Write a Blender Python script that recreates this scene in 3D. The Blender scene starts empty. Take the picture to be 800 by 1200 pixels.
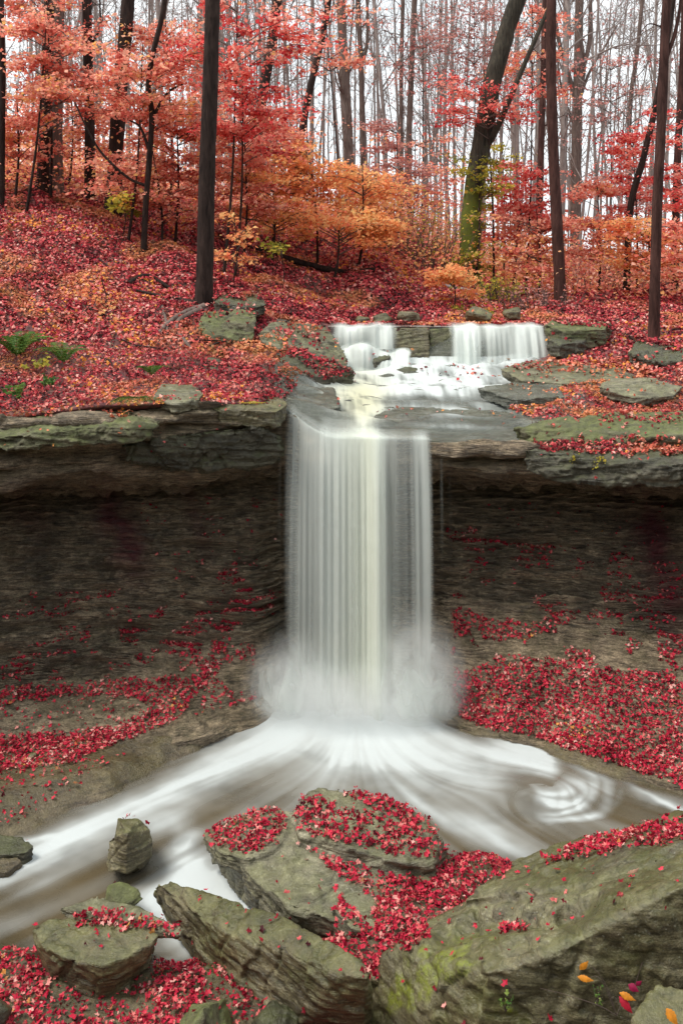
import bpy, bmesh, math, random
import numpy as np
from mathutils import Vector, Matrix
from mathutils.bvhtree import BVHTree
random.seed(7); RNG = np.random.default_rng(7)
SC = bpy.context.scene
COL = SC.collection
F, HC, HY = 1100.0, 6.85, 350.0      # focal length in photo pixels, eye height over the pool, horizon row

def A(px, py, Y):                    # a point seen at px,py standing Y metres away
    return ((px-400)/F*Y, Y, HC-(py-HY)/F*Y)
def B(px, py, z):                    # a point seen at px,py lying at height z
    return A(px, py, (HC-z)*F/(py-HY))
def proj(P):
    Y = np.maximum(P[:, 1], .3)
    return 400+P[:, 0]/Y*F, HY-(P[:, 2]-HC)/Y*F

# ------------------------------------------------------------------ noise
_perm = RNG.permutation(256).astype(np.int64); _perm = np.concatenate([_perm]*3)
_g = RNG.normal(size=(256, 3)); _g /= np.linalg.norm(_g, axis=1)[:, None]
def noise(x, y, z):
    x, y, z = np.broadcast_arrays(np.asarray(x, float), np.asarray(y, float), np.asarray(z, float))
    xi, yi, zi = np.floor(x).astype(np.int64), np.floor(y).astype(np.int64), np.floor(z).astype(np.int64)
    xf, yf, zf = x-xi, y-yi, z-zi
    xi &= 255; yi &= 255; zi &= 255
    u, v, w = [t*t*t*(t*(t*6-15)+10) for t in (xf, yf, zf)]
    out = 0
    for dx in (0, 1):
        for dy in (0, 1):
            for dz in (0, 1):
                g = _g[_perm[_perm[_perm[xi+dx]+yi+dy]+zi+dz]]
                d = g[..., 0]*(xf-dx)+g[..., 1]*(yf-dy)+g[..., 2]*(zf-dz)
                out = out + d*(u if dx else 1-u)*(v if dy else 1-v)*(w if dz else 1-w)
    return out*1.5
def fbm(x, y, z, o=4, g=.5):
    s, a, f = 0, 1, 1
    for i in range(o):
        s = s+a*noise(np.asarray(x)*f+i*17.3, np.asarray(y)*f+i*9.1, np.asarray(z)*f+i*5.7); a *= g; f *= 2.03
    return s
def facets(p, cell, seed):          # piecewise planar offsets: each cell of broken stone has its own tilt
    q = p/cell+seed*1.37; c = np.floor(q).astype(np.int64); best = np.full(len(p), 1e9); out = np.zeros(len(p))
    for dx in (-1, 0, 1):
        for dy in (-1, 0, 1):
            for dz in (-1, 0, 1):
                k = c+[dx, dy, dz]; h = _perm[_perm[_perm[k[:, 0] & 255]+(k[:, 1] & 255)]+(k[:, 2] & 255)]
                r = k+.5+.42*_g[h]; d = ((q-r)**2).sum(1); m = d < best; best = np.where(m, d, best)
                out = np.where(m, ((q-r)*_g[(h*7+13) & 255]).sum(1)+.35*_g[(h*3+5) & 255][:, 0], out)
    return out
def sstep(a, b, x):
    t = np.clip((x-a)/(b-a), 0, 1); return t*t*(3-2*t)

# ------------------------------------------------------------------ mesh helpers
def mesh_np(name, V, Fa, smooth=True, attrs=None, fattrs=None):
    me = bpy.data.meshes.new(name)
    V = np.ascontiguousarray(V, dtype=np.float32); n, k = Fa.shape
    me.vertices.add(len(V)); me.vertices.foreach_set('co', V.ravel())
    me.loops.add(n*k); me.loops.foreach_set('vertex_index', np.ascontiguousarray(Fa, dtype=np.int32).ravel())
    me.polygons.add(n); me.polygons.foreach_set('loop_start', np.arange(0, n*k, k, dtype=np.int32))
    me.polygons.foreach_set('use_smooth', np.full(n, smooth, dtype=bool))
    me.update(calc_edges=True)
    for nm, a in (attrs or {}).items():
        t = me.attributes.new(nm, 'FLOAT', 'POINT'); t.data.foreach_set('value', np.ascontiguousarray(a, dtype=np.float32).ravel())
    for nm, a in (fattrs or {}).items():
        t = me.attributes.new(nm, 'FLOAT', 'FACE'); t.data.foreach_set('value', np.ascontiguousarray(a, dtype=np.float32).ravel())
    return me
def obj(name, me, mat, parent=None):
    if not me.name.startswith(name): me.name = name
    o = bpy.data.objects.new(name, me); COL.objects.link(o)
    if mat and not me.materials: me.materials.append(mat)
    if parent: o.parent = parent
    return o
def tag(o, label, cat, group=None):
    o['label'] = label; o['category'] = cat
    if group: o['group'] = group
    return o
def empty(name, loc, label, cat, group=None):
    o = bpy.data.objects.new(name, None); COL.objects.link(o); o.location = loc; o.empty_display_size = .2
    return tag(o, label, cat, group)
def part(name, me, mat, root):       # a mesh written in world coordinates, parented under root
    o = obj(name, me, mat, root)
    m = Vector(root.matrix_basis.translation) if root.parent is None else Vector((0, 0, 0))
    me.transform(Matrix.Translation(-m)) if m.length else None
    return o
def grid_faces(nu, nv):
    i = np.arange(nu-1)[:, None]; j = np.arange(nv-1)[None, :]
    a = (i*nv+j); return np.stack([a, a+nv, a+nv+1, a+1], -1).reshape(-1, 4)
def grid_normals(G):
    du = np.gradient(G, axis=0); dv = np.gradient(G, axis=1)
    n = np.cross(du, dv); return n/np.maximum(np.linalg.norm(n, axis=2, keepdims=True), 1e-9)
def gsm(a, s, axis=0):
    r = int(3*s)+1; k = np.exp(-.5*(np.arange(-r, r+1)/s)**2); k /= k.sum()
    pad = [(0, 0)]*a.ndim; pad[axis] = (r, r)
    return np.apply_along_axis(lambda v: np.convolve(v, k, 'valid'), axis, np.pad(a, pad, mode='edge'))
class Tubes:
    def __init__(s): s.V = []; s.Q = []; s.n = 0
    def add(s, pts, rad, sides=6, rough=0, seed=0, lobes=0):
        pts = np.asarray(pts, float); rad = np.asarray(rad, float)*np.ones(len(pts))
        t = np.gradient(pts, axis=0); t /= np.maximum(np.linalg.norm(t, axis=1)[:, None], 1e-9)
        up = np.array([0, 0, 1.]) if abs(t[0, 2]) < .8 else np.array([1., 0, 0])
        a = np.cross(t, up); a /= np.linalg.norm(a, axis=1)[:, None]; b = np.cross(t, a)
        th = np.arange(sides)*2*math.pi/sides
        R = rad[:, None]*np.ones(sides)
        if rough:
            q = pts[:, None, :]+rad[:, None, None]*(np.cos(th)[None, :, None]*a[:, None, :]+np.sin(th)[None, :, None]*b[:, None, :])
            R = R*(1+rough*fbm(q[..., 0]*9+seed, q[..., 1]*9, q[..., 2]*1.6, 3)+.6*rough*fbm(q[..., 0]*1.2, q[..., 1]*1.2+seed, q[..., 2]*.9, 2))
        if lobes:
            R = R*(1+lobes*np.exp(-np.arange(len(pts))/len(pts)*14)[:, None]*np.cos(th*4+seed)[None, :])
        v = pts[:, None, :]+R[..., None]*(np.cos(th)[None, :, None]*a[:, None, :]+np.sin(th)[None, :, None]*b[:, None, :])
        n = len(pts); i = np.arange(n-1)[:, None]; j = np.arange(sides)[None, :]; j2 = (j+1) % sides
        q = np.stack([i*sides+j, i*sides+j2, (i+1)*sides+j2, (i+1)*sides+j], -1).reshape(-1, 4)+s.n
        s.V.append(v.reshape(-1, 3)); s.Q.append(q); s.n += n*sides
    def mesh(s, name): return mesh_np(name, np.concatenate(s.V), np.concatenate(s.Q))
def smooth_path(pts, n):
    pts = np.asarray(pts, float)
    if len(pts) == 2: return pts[0]+(pts[1]-pts[0])*np.linspace(0, 1, n)[:, None]
    P = np.vstack([2*pts[0]-pts[1], pts, 2*pts[-1]-pts[-2]]); out = []
    for t in np.linspace(0, len(pts)-1-1e-6, n):
        i = int(t); u = t-i; p0, p1, p2, p3 = P[i:i+4]
        out.append(.5*((2*p1)+(-p0+p2)*u+(2*p0-5*p1+4*p2-p3)*u*u+(-p0+3*p1-3*p2+p3)*u**3))
    return np.array(out)

# ------------------------------------------------------------------ materials
def mat(name):
    m = bpy.data.materials.new(name); m.use_nodes = True; nt = m.node_tree
    for n in list(nt.nodes): nt.nodes.remove(n)
    out = nt.nodes.new('ShaderNodeOutputMaterial'); return m, nt, out
def N(nt, t, **k):
    n = nt.nodes.new('ShaderNode'+t)
    for a, b in k.items():
        if a.startswith('i_'): n.inputs[a[2:].replace('_', ' ')].default_value = b
        else: setattr(n, a, b)
    return n
def ramp(nt, src, stops, interp='LINEAR'):
    r = N(nt, 'ValToRGB'); r.color_ramp.interpolation = interp; e = r.color_ramp.elements
    while len(e) < len(stops): e.new(.5)
    for i, (p, c) in enumerate(stops):
        e[i].position = p; e[i].color = (*c, 1) if not isinstance(c, (int, float)) else (c, c, c, 1)
    nt.links.new(src, r.inputs['Fac']); return r.outputs['Color']
def mixc(nt, fac, a, b, mode='MIX'):
    m = N(nt, 'Mix', data_type='RGBA', blend_type=mode)
    for s, v in ((0, fac), (6, a), (7, b)):
        if isinstance(v, bpy.types.NodeSocket): nt.links.new(v, m.inputs[s])
        elif isinstance(v, tuple): m.inputs[s].default_value = (*v, 1)
        else: m.inputs[s].default_value = v
    return m.outputs[2]
def math_(nt, op, a, b=0, clamp=False):
    m = N(nt, 'Math', operation=op, use_clamp=clamp)
    for s, v in ((0, a), (1, b)):
        if isinstance(v, bpy.types.NodeSocket): nt.links.new(v, m.inputs[s])
        else: m.inputs[s].default_value = v
    return m.outputs[0]
def pos(nt, sc=(1, 1, 1)):
    g = N(nt, 'NewGeometry'); mp = N(nt, 'Mapping'); mp.inputs['Scale'].default_value = sc
    nt.links.new(g.outputs['Position'], mp.inputs['Vector']); return mp.outputs[0], g
def ntex(nt, vec, scale, detail=5, rough=.6, dist=0):
    n = N(nt, 'TexNoise', i_Scale=scale, i_Detail=detail, i_Roughness=rough, i_Distortion=dist)
    nt.links.new(vec, n.inputs['Vector']); return n.outputs['Fac']

def rock_mat(name, c1, c2, c3, moss=(.07, .085, .02), moss_amt=.5, rough=.55, strata=1.0, bump=.5, stain=False, lichen=.3):
    m, nt, out = mat(name); L = nt.links
    v, g = pos(nt); vs, _ = pos(nt, (.9, .9, 7) if stain else (.5, .5, 5))
    a = ntex(nt, v, 1.3, 6, .6, .4); b = ntex(nt, v, 6, 6, .65); s = ntex(nt, vs, 4, 6, .65, .3); f = ntex(nt, v, 45, 4, .7)
    col = mixc(nt, ramp(nt, a, [(.38, 0.), (.62, 1.)]), c1, c2)
    col = mixc(nt, ramp(nt, s, [(.40, 0.), (.66, 1.)]), col, c3)
    col = mixc(nt, ramp(nt, b, [(.55, 0.), (.72, lichen)]), col, tuple(min(1, x*1.9+.04) for x in c1))
    col = mixc(nt, 1.0, col, ramp(nt, f, [(.25, .5), (.5, .95), (.75, 1.4)]), 'MULTIPLY')
    g2 = ntex(nt, v, 14, 5, .7, .5); col = mixc(nt, 1.0, col, ramp(nt, g2, [(.3, .6), (.5, 1.), (.7, 1.3)]), 'MULTIPLY')
    vo = N(nt, 'TexVoronoi', i_Scale=26.); L.new(v, vo.inputs['Vector']); sp_ = ntex(nt, v, 2.2, 5, .7)
    spots = ramp(nt, math_(nt, 'ADD', vo.outputs['Distance'], math_(nt, 'MULTIPLY', sp_, .9)), [(.50, .75), (.62, 0.)])
    col = mixc(nt, math_(nt, 'MULTIPLY', spots, lichen), col, (.42, .42, .34))
    vb, _ = pos(nt, (1.7, 1.7, 26) if stain else (.8, .8, 22)); bl = ntex(nt, vb, 2.4, 4, .6, .2)
    col = mixc(nt, 1.0, col, ramp(nt, bl, [(.38, .38 if stain else .55), (.44, 1.), (.8, 1.12)]), 'MULTIPLY')
    bigd = ntex(nt, v, .9, 5, .65, .7); col = mixc(nt, 1.0, col, ramp(nt, bigd, [(.35, .55), (.6, 1.1)]), 'MULTIPLY')
    # moss on the faces that look up
    sx = N(nt, 'SeparateXYZ'); L.new(g.outputs['Normal'], sx.inputs[0])
    up = math_(nt, 'ADD', math_(nt, 'MULTIPLY', sx.outputs[2], .35), a); mm = ntex(nt, v, 3.1, 6, .7)
    mk = ramp(nt, math_(nt, 'ADD', math_(nt, 'MULTIPLY', up, .5), math_(nt, 'MULTIPLY', mm, .6)), [(.62-.16*moss_amt, 0.), (.76-.1*moss_amt, min(1., moss_amt*1.3))])
    mcol = mixc(nt, ramp(nt, b, [(.35, 0.), (.65, 1.)]), tuple(x*.6 for x in moss), tuple(min(1, x*1.5) for x in moss))
    col = mixc(nt, mk, col, mcol)
    if name == 'mossy_boulder_stone':
        at = N(nt, 'Attribute', attribute_name='lush'); col = mixc(nt, math_(nt, 'MULTIPLY', at.outputs['Fac'], ramp(nt, ntex(nt, v, 22, 5, .75), [(.38, .1), (.58, 1.)])), col, (.17, .20, .014))
    if stain:
        at = N(nt, 'Attribute', attribute_name='stain'); col = mixc(nt, at.outputs['Fac'], col, (.12, .008, .022))
    p = N(nt, 'BsdfPrincipled'); L.new(col, p.inputs['Base Color'])
    L.new(ramp(nt, a, [(.3, rough+.15), (.7, rough-.12)]), p.inputs['Roughness'])
    hsum = math_(nt, 'ADD', math_(nt, 'MULTIPLY', s, 1.2*strata), math_(nt, 'ADD', math_(nt, 'MULTIPLY', b, .7), math_(nt, 'ADD', math_(nt, 'MULTIPLY', f, .45), math_(nt, 'MULTIPLY', g2, .5))))
    bp = N(nt, 'Bump', i_Strength=bump, i_Distance=.05); L.new(hsum, bp.inputs['Height']); L.new(bp.outputs[0], p.inputs['Normal'])
    L.new(p.outputs[0], out.inputs[0]); return m

def leaf_mat(name, stops, trans=.3, patch=None, gloss=.45):
    m, nt, out = mat(name); L = nt.links
    at = N(nt, 'Attribute', attribute_name='rnd'); v, g = pos(nt)
    col = ramp(nt, at.outputs['Fac'], stops)
    f = ntex(nt, v, 60, 2); col = mixc(nt, 1., col, ramp(nt, f, [(.3, .75), (.7, 1.15)]), 'MULTIPLY')
    if patch:
        pn = ntex(nt, v, patch[0], 3, .6); col = mixc(nt, ramp(nt, pn, [(patch[1], 0.), (patch[1]+.14, patch[3])]), col, mixc(nt, .6, col, patch[2], 'MIX'))
    p = N(nt, 'BsdfPrincipled', i_Roughness=gloss); L.new(col, p.inputs['Base Color']); p.inputs['Specular IOR Level'].default_value = .12
    t = N(nt, 'BsdfTranslucent'); L.new(col, t.inputs['Color'])
    mx = N(nt, 'MixShader'); mx.inputs[0].default_value = trans; L.new(p.outputs[0], mx.inputs[1]); L.new(t.outputs[0], mx.inputs[2])
    L.new(mx.outputs[0], out.inputs[0]); return m

def bark_mat(name, c1, c2, moss=0, mz=(0, 1), scale=1.):
    m, nt, out = mat(name); L = nt.links
    v, g = pos(nt, (1, 1, .16)); v2, _ = pos(nt)
    a = ntex(nt, v, 14*scale, 6, .7, .6); b = ntex(nt, v2, 1.2, 4)
    col = mixc(nt, ramp(nt, a, [(.35, 0.), (.65, 1.)]), c1, c2)
    col = mixc(nt, 1., col, ramp(nt, b, [(.3, .75), (.7, 1.25)]), 'MULTIPLY')
    if moss:
        s = N(nt, 'SeparateXYZ'); L.new(g.outputs['Position'], s.inputs[0])
        mr = N(nt, 'MapRange', i_From_Min=mz[1], i_From_Max=mz[0]); L.new(s.outputs[2], mr.inputs[0])
        mk = ramp(nt, math_(nt, 'ADD', math_(nt, 'MULTIPLY', mr.outputs[0], .6), math_(nt, 'MULTIPLY', ntex(nt, v2, 3, 5), .8)), [(.62, 0.), (.82, moss)])
        col = mixc(nt, mk, col, (.11, .13, .025))
    p = N(nt, 'BsdfPrincipled', i_Roughness=.85); p.inputs['Specular IOR Level'].default_value = .12; L.new(col, p.inputs['Base Color'])
    bp = N(nt, 'Bump', i_Strength=.7, i_Distance=.04); L.new(a, bp.inputs['Height']); L.new(bp.outputs[0], p.inputs['Normal'])
    L.new(p.outputs[0], out.inputs[0]); return m

def water_mat(name, deep, foamc, rough=.12):
    # vertex data: foam = how much air is beaten into the water, thin = how much lets the bed show
    m, nt, out = mat(name); L = nt.links
    fo = N(nt, 'Attribute', attribute_name='foam'); al = N(nt, 'Attribute', attribute_name='body'); ti = N(nt, 'Attribute', attribute_name='tannin')
    fc = mixc(nt, ti.outputs['Fac'], foamc, (.80, .78, .52))
    col = mixc(nt, fo.outputs['Fac'], deep, fc)
    p = N(nt, 'BsdfPrincipled'); L.new(col, p.inputs['Base Color']); L.new(ramp(nt, fo.outputs['Fac'], [(0, rough), (.6, .6)]), p.inputs['Roughness'])
    t = N(nt, 'BsdfTranslucent'); L.new(col, t.inputs['Color'])
    mt = N(nt, 'MixShader'); L.new(math_(nt, 'MULTIPLY', fo.outputs['Fac'], .35), mt.inputs[0]); L.new(p.outputs[0], mt.inputs[1]); L.new(t.outputs[0], mt.inputs[2])
    v, _ = pos(nt); bn = ntex(nt, v, 2.2, 3, .5, .8)
    bp = N(nt, 'Bump', i_Strength=.25, i_Distance=.06); L.new(bn, bp.inputs['Height']); L.new(bp.outputs[0], p.inputs['Normal'])
    tr = N(nt, 'BsdfTransparent'); mx = N(nt, 'MixShader'); L.new(al.outputs['Fac'], mx.inputs[0])
    L.new(tr.outputs[0], mx.inputs[1]); L.new(mt.outputs[0], mx.inputs[2]); L.new(mx.outputs[0], out.inputs[0]); return m

def ground_mat(name):
    m, nt, out = mat(name); L = nt.links; v, g = pos(nt)
    vo = N(nt, 'TexVoronoi', i_Scale=13.); L.new(v, vo.inputs['Vector'])
    sp = N(nt, 'SeparateColor'); L.new(vo.outputs['Color'], sp.inputs[0])
    col = ramp(nt, sp.outputs[0], [(0, (.05, .025, .02)), (.3, (.12, .02, .03)), (.6, (.22, .05, .05)), (1, (.12, .07, .045))])
    b = ntex(nt, v, 1.1, 5); col = mixc(nt, ramp(nt, b, [(.4, 0.), (.65, .7)]), col, (.055, .035, .022))
    p = N(nt, 'BsdfPrincipled', i_Roughness=.8); L.new(col, p.inputs['Base Color'])
    bp = N(nt, 'Bump', i_Strength=.8, i_Distance=.04); L.new(sp.outputs[1], bp.inputs['Height']); L.new(bp.outputs[0], p.inputs['Normal'])
    L.new(p.outputs[0], out.inputs[0]); return m

def plain(name, c, rough=.6, trans=0):
    m, nt, out = mat(name); v, g = pos(nt); f = ntex(nt, v, 30, 3)
    col = mixc(nt, 1., ramp(nt, f, [(.3, .7), (.7, 1.2)]), c, 'MULTIPLY')
    p = N(nt, 'BsdfPrincipled', i_Roughness=rough); nt.links.new(col, p.inputs['Base Color'])
    if trans:
        t = N(nt, 'BsdfTranslucent'); nt.links.new(col, t.inputs['Color']); mx = N(nt, 'MixShader'); mx.inputs[0].default_value = trans
        nt.links.new(p.outputs[0], mx.inputs[1]); nt.links.new(t.outputs[0], mx.inputs[2]); nt.links.new(mx.outputs[0], out.inputs[0])
    else: nt.links.new(p.outputs[0], out.inputs[0])
    return m

M_cliff = rock_mat('shale', (.42, .325, .215), (.27, .205, .135), (.095, .07, .047), moss=(.085, .08, .03), moss_amt=.22, rough=.55, strata=2.2, bump=1.0, stain=True, lichen=.3)
M_boulder = rock_mat('mossy_boulder_stone', (.165, .15, .088), (.12, .10, .05), (.07, .054, .03), moss=(.085, .092, .024), moss_amt=.36, rough=.38, strata=.25, bump=.55, lichen=.45)
M_rock = rock_mat('sandstone', (.20, .172, .095), (.135, .115, .055), (.07, .054, .03), moss=(.09, .098, .028), moss_amt=.38, rough=.38, strata=.9, bump=.6)
M_rockp = rock_mat('pale_sandstone', (.23, .215, .145), (.155, .14, .09), (.085, .072, .045), moss=(.13, .14, .05), moss_amt=.3, rough=.45, strata=1.2, bump=.6, lichen=.5)
M_mossy = rock_mat('mossy_sandstone', (.19, .175, .105), (.14, .13, .07), (.08, .07, .04), moss=(.085, .10, .024), moss_amt=.6, rough=.6, strata=.7, bump=.7)
M_dark = rock_mat('wet_dark_sandstone', (.10, .09, .06), (.075, .07, .04), (.045, .04, .025), moss=(.06, .07, .02), moss_amt=.4, rough=.35, strata=1, bump=.7)
M_wet = rock_mat('wet_shelf_stone', (.18, .19, .165), (.11, .115, .09), (.06, .06, .04), moss=(.12, .13, .07), moss_amt=.15, rough=.18, strata=.9, bump=.9, lichen=.1)
M_bed = rock_mat('streambed_stone', (.14, .11, .065), (.10, .075, .04), (.07, .05, .03), moss=(.09, .08, .03), moss_amt=.3, rough=.35, strata=.2, bump=.8)
M_ground = ground_mat('leafy_soil')
RED = [(0, (.05, .006, .010)), (.20, (.20, .008, .02)), (.40, (.42, .012, .04)), (.64, (.58, .04, .07)), (.80, (.64, .18, .16)), (.90, (.72, .40, .35)), (.93, (.18, .08, .055)), (1, (.68, .30, .08))]
HILL = [(0, (.04, .012, .012)), (.20, (.16, .018, .024)), (.42, (.42, .03, .05)), (.62, (.60, .09, .09)), (.78, (.70, .24, .20)), (.86, (.78, .42, .36)), (.91, (.24, .11, .07)), (1, (.80, .32, .06))]
M_leafred = leaf_mat('fallen_red_leaf', RED, .15)
M_leafhill = leaf_mat('fallen_hill_leaf', HILL, .15, patch=(.5, .52, (.72, .34, .12), .85))
M_pink = leaf_mat('pink_red_foliage', [(0, (.50, .09, .07)), (.25, (.80, .22, .16)), (.55, (.90, .38, .27)), (.82, (.93, .55, .40)), (1, (.92, .52, .18))], .55)
M_crim = leaf_mat('crimson_foliage', [(0, (.45, .03, .04)), (.3, (.78, .09, .09)), (.62, (.88, .27, .21)), (1, (.92, .50, .38))], .58)
M_orange = leaf_mat('orange_foliage', [(0, (.80, .22, .12)), (.35, (.92, .38, .16)), (.7, (.94, .52, .22)), (1, (.92, .66, .28))], .58)
M_yellow = leaf_mat('yellow_green_foliage', [(0, (.15, .16, .02)), (.5, (.38, .36, .05)), (.8, (.6, .48, .07)), (1, (.65, .35, .06))], .45)
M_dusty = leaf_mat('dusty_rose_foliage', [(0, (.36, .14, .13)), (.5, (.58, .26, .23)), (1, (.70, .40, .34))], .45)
M_green = leaf_mat('fern_green', [(0, (.03, .08, .015)), (.6, (.08, .16, .03)), (1, (.22, .28, .06))], .35)
M_bark = bark_mat('dark_bark', (.013, .008, .007), (.045, .030, .025))
M_barkr = bark_mat('reddish_brown_bark', (.03, .014, .012), (.085, .042, .035))
M_barkm = bark_mat('mossy_bark', (.022, .02, .016), (.07, .06, .045), moss=1, mz=(8.3, 13.0))
M_barkg = bark_mat('grey_bark', (.09, .062, .052), (.19, .145, .125))
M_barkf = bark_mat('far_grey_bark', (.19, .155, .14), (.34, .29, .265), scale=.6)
M_twig = plain('twig_bark', (.09, .06, .05), .8)
M_log = plain('weathered_grey_wood', (.22, .20, .19), .7)

# ------------------------------------------------------------------ cliff: toe of the scree -> wall -> roof of the hollow -> cap
CST = {
 -500: [(960,11.5),(925,12.1),(890,12.7),(850,13.3),(740,14.2),(640,14.8),(600,14.9),(585,13.0),(520,12.8)],
 -100: [(925,13.0),(890,13.6),(850,14.2),(815,14.8),(715,15.7),(615,16.3),(585,16.4),(570,14.4),(503,14.2)],
 0:   [(905,13.5),(872,14.0),(838,14.6),(803,15.3),(700,16.1),(605,16.8),(575,16.9),(564,14.9),(490,14.8)],
 120: [(890,13.8),(860,14.3),(830,14.8),(790,15.6),(690,16.4),(600,17.1),(572,17.2),(560,15.2),(474,15.1)],
 230: [(868,14.3),(840,14.75),(800,15.3),(740,15.9),(680,16.5),(600,17.1),(567,17.2),(555,15.6),(472,15.4)],
 300: [(850,14.9),(820,15.3),(770,15.7),(720,16.1),(660,16.6),(595,17.1),(562,17.2),(545,15.8),(472,15.8)],
 335: [(838,15.3),(812,15.8),(770,16.2),(720,16.6),(650,17.0),(590,17.2),(555,17.3),(535,16.3),(478,16.2)],
 360: [(836,15.4),(810,15.9),(770,16.3),(720,16.6),(650,17.0),(590,17.2),(555,17.3),(540,16.0),(500,15.95)],
 385: [(835,15.4),(810,15.9),(770,16.3),(720,16.6),(650,17.0),(590,17.3),(560,17.4),(545,15.8),(514,15.72)],
 500: [(842,15.2),(815,15.6),(770,16.1),(720,16.5),(650,17.0),(590,17.3),(562,17.4),(547,15.8),(516,15.7)],
 530: [(853,14.95),(810,15.4),(750,16.0),(690,16.6),(640,17.0),(590,17.3),(565,17.4),(548,15.7),(520,15.6)],
 640: [(878,14.25),(820,14.9),(760,15.6),(700,16.3),(640,16.8),(592,17.1),(566,17.2),(555,15.4),(526,15.3)],
 740: [(910,13.4),(850,14.1),(785,14.9),(725,15.7),(650,16.4),(598,16.8),(574,16.9),(560,15.0),(530,14.9)],
 820: [(932,12.9),(870,13.6),(800,14.5),(740,15.3),(660,16.1),(604,16.6),(580,16.7),(566,14.7),(536,14.6)],
 1000: [(975,12.1),(905,12.9),(830,13.7),(770,14.4),(680,15.3),(615,15.8),(592,15.9),(578,14.0),(550,13.8)],
 1400: [(1010,11.2),(940,12.0),(860,12.8),(790,13.5),(690,14.4),(620,14.9),(600,15.0),(585,13.3),(555,13.1)],
}
def station(table, pxs, sm):
    ks = sorted(table); T = np.array([table[k] for k in ks], float)
    out = np.zeros((len(pxs), T.shape[1], 2))
    for r in range(T.shape[1]):
        for c in (0, 1): out[:, r, c] = np.interp(pxs, ks, T[:, r, c])
    st = pxs[1:]-pxs[:-1]
    return gsm(out, max(1, sm), 0) if sm else out
PXC = np.concatenate([np.arange(-480, -90, 8), np.arange(-90, 890, 1.25), np.arange(890, 1390, 8)])
def lip(px):     # (py,Y) of the cap's upper edge, shared by the cliff and the ground above it
    ks = sorted(CST); return np.interp(px, ks, [CST[k][-1][0] for k in ks]), np.interp(px, ks, [CST[k][-1][1] for k in ks])
S = station(CST, PXC, 5)
segs = [30, 34, 34, 60, 60, 26, 30, 44]
rows = []; rowid = []
for k, n in enumerate(segs):
    t = np.linspace(0, 1, n, endpoint=(k == len(segs)-1))
    rows.append(S[:, k:k+1]*(1-t)[None, :, None]+S[:, k+1:k+2]*t[None, :, None]); rowid += list(k+t)
R = gsm(np.concatenate(rows, 1), 3.0, 1); rowid = np.array(rowid)
toe = R[:, :1].copy(); toe[..., 0] += 25; R = np.concatenate([toe, R], 1); rowid = np.concatenate([[-.5], rowid])
G = np.stack([(PXC[:, None]-400)/F*R[..., 1], R[..., 1], HC-(R[..., 0]-HY)/F*R[..., 1]], -1)
back = G[:, -1:].copy(); back[..., 1] += .6; back[..., 0] *= (back[..., 1]/(back[..., 1]-.6)); back[..., 2] -= .02
G = np.concatenate([G, back], 1); rowid = np.append(rowid, 8.3)
nrm = grid_normals(G); nrm *= np.sign(-nrm[:, 200:201, 1:2]); nrm = gsm(nrm, 6, 1)
nrm /= np.linalg.norm(nrm, axis=2, keepdims=True)
X, Y_, Z = G[..., 0], G[..., 1], G[..., 2]
zw = Z+.10*fbm(X*.35, Y_*.35, Z*.6, 3)-.02*X
wallw = (sstep(2.2, 3.2, rowid)*(1-sstep(6.2, 6.9, rowid)))[None, :]
capw = sstep(6.6, 7.1, rowid)[None, :]
lay = .7*np.tanh(4*noise(X*.45, 3.1, zw*8))+.6*np.tanh(5*noise(X*1.8, 7.7, zw*17))+.5*np.tanh(4*noise(X*4.5, Y_*2, zw*32))+.35*facets(np.stack([X.ravel(), Y_.ravel()*.6, zw.ravel()*4], 1), .55, 3).reshape(X.shape)
shelf = np.abs(noise(X*.2, 1.2, zw*4.2)); shelf = sstep(.0, .25, shelf)
talw = 1-sstep(2.6, 3.4, rowid)[None, :]
d = wallw*(.115*lay+.10*(shelf-.5)+.12*fbm(X*.5, Y_*.5, Z*.8, 3))
capl = noise(X*.45, 5.5, zw*3.2)+.6*noise(X*.9, 1.5, zw*7.5); capb = fbm(X*.55+3, Y_*.6, Z*1.1, 4)
d += capw*(.22*np.tanh(capl*2.2)+.17*capb+.06*np.sign(noise(X*1.1, 2., zw*2.6))*sstep(0.03, .12, np.abs(noise(X*1.1, 2., zw*2.6))))
d += wallw*.03*np.tanh(4*fbm(X*2.6, Y_*2, zw*14, 3))+.035*fbm(X*3, Y_*3, Z*4, 4)+.012*fbm(X*12, Y_*12, Z*18, 3)+talw*.09*fbm(X*1.1, Y_*1.1, Z*1.2+4, 4)
d += talw*.05*noise(X*.5, Y_*.5, zw*7)
wf = np.exp(-((PXC-420)/110.)**4)[:, None]*capw   # keep the water-worn lip even
d = d*(1-.75*wf)
d[:, 0] *= .3; d[:, -1] = 0
G = G+nrm*d[..., None]
cpx, cpy = proj(G.reshape(-1, 3))
stain = np.zeros(len(cpx))
for (a, b, ra, rb, w) in ((140, 622, 22, 48, .75), (228, 605, 10, 40, .4), (775, 660, 24, 90, .6), (30, 600, 25, 30, .25), (150, 650, 14, 26, .4), (745, 600, 22, 50, .25)):
    stain += w*np.exp(-(((cpx-a)-.3*(cpy-b))/ra)**2-((cpy-b)/rb)**2)
stain = np.clip(stain*(1+.9*fbm(G[..., 0].ravel()*2, G[..., 1].ravel()*2, G[..., 2].ravel()*2, 3)), 0, .8)
CLIFF = G
cme = mesh_np('cliff', G.reshape(-1, 3), grid_faces(G.shape[0], G.shape[1]), attrs={'stain': stain})
co = obj('cliff', cme, M_cliff); co['kind'] = 'structure'

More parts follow.
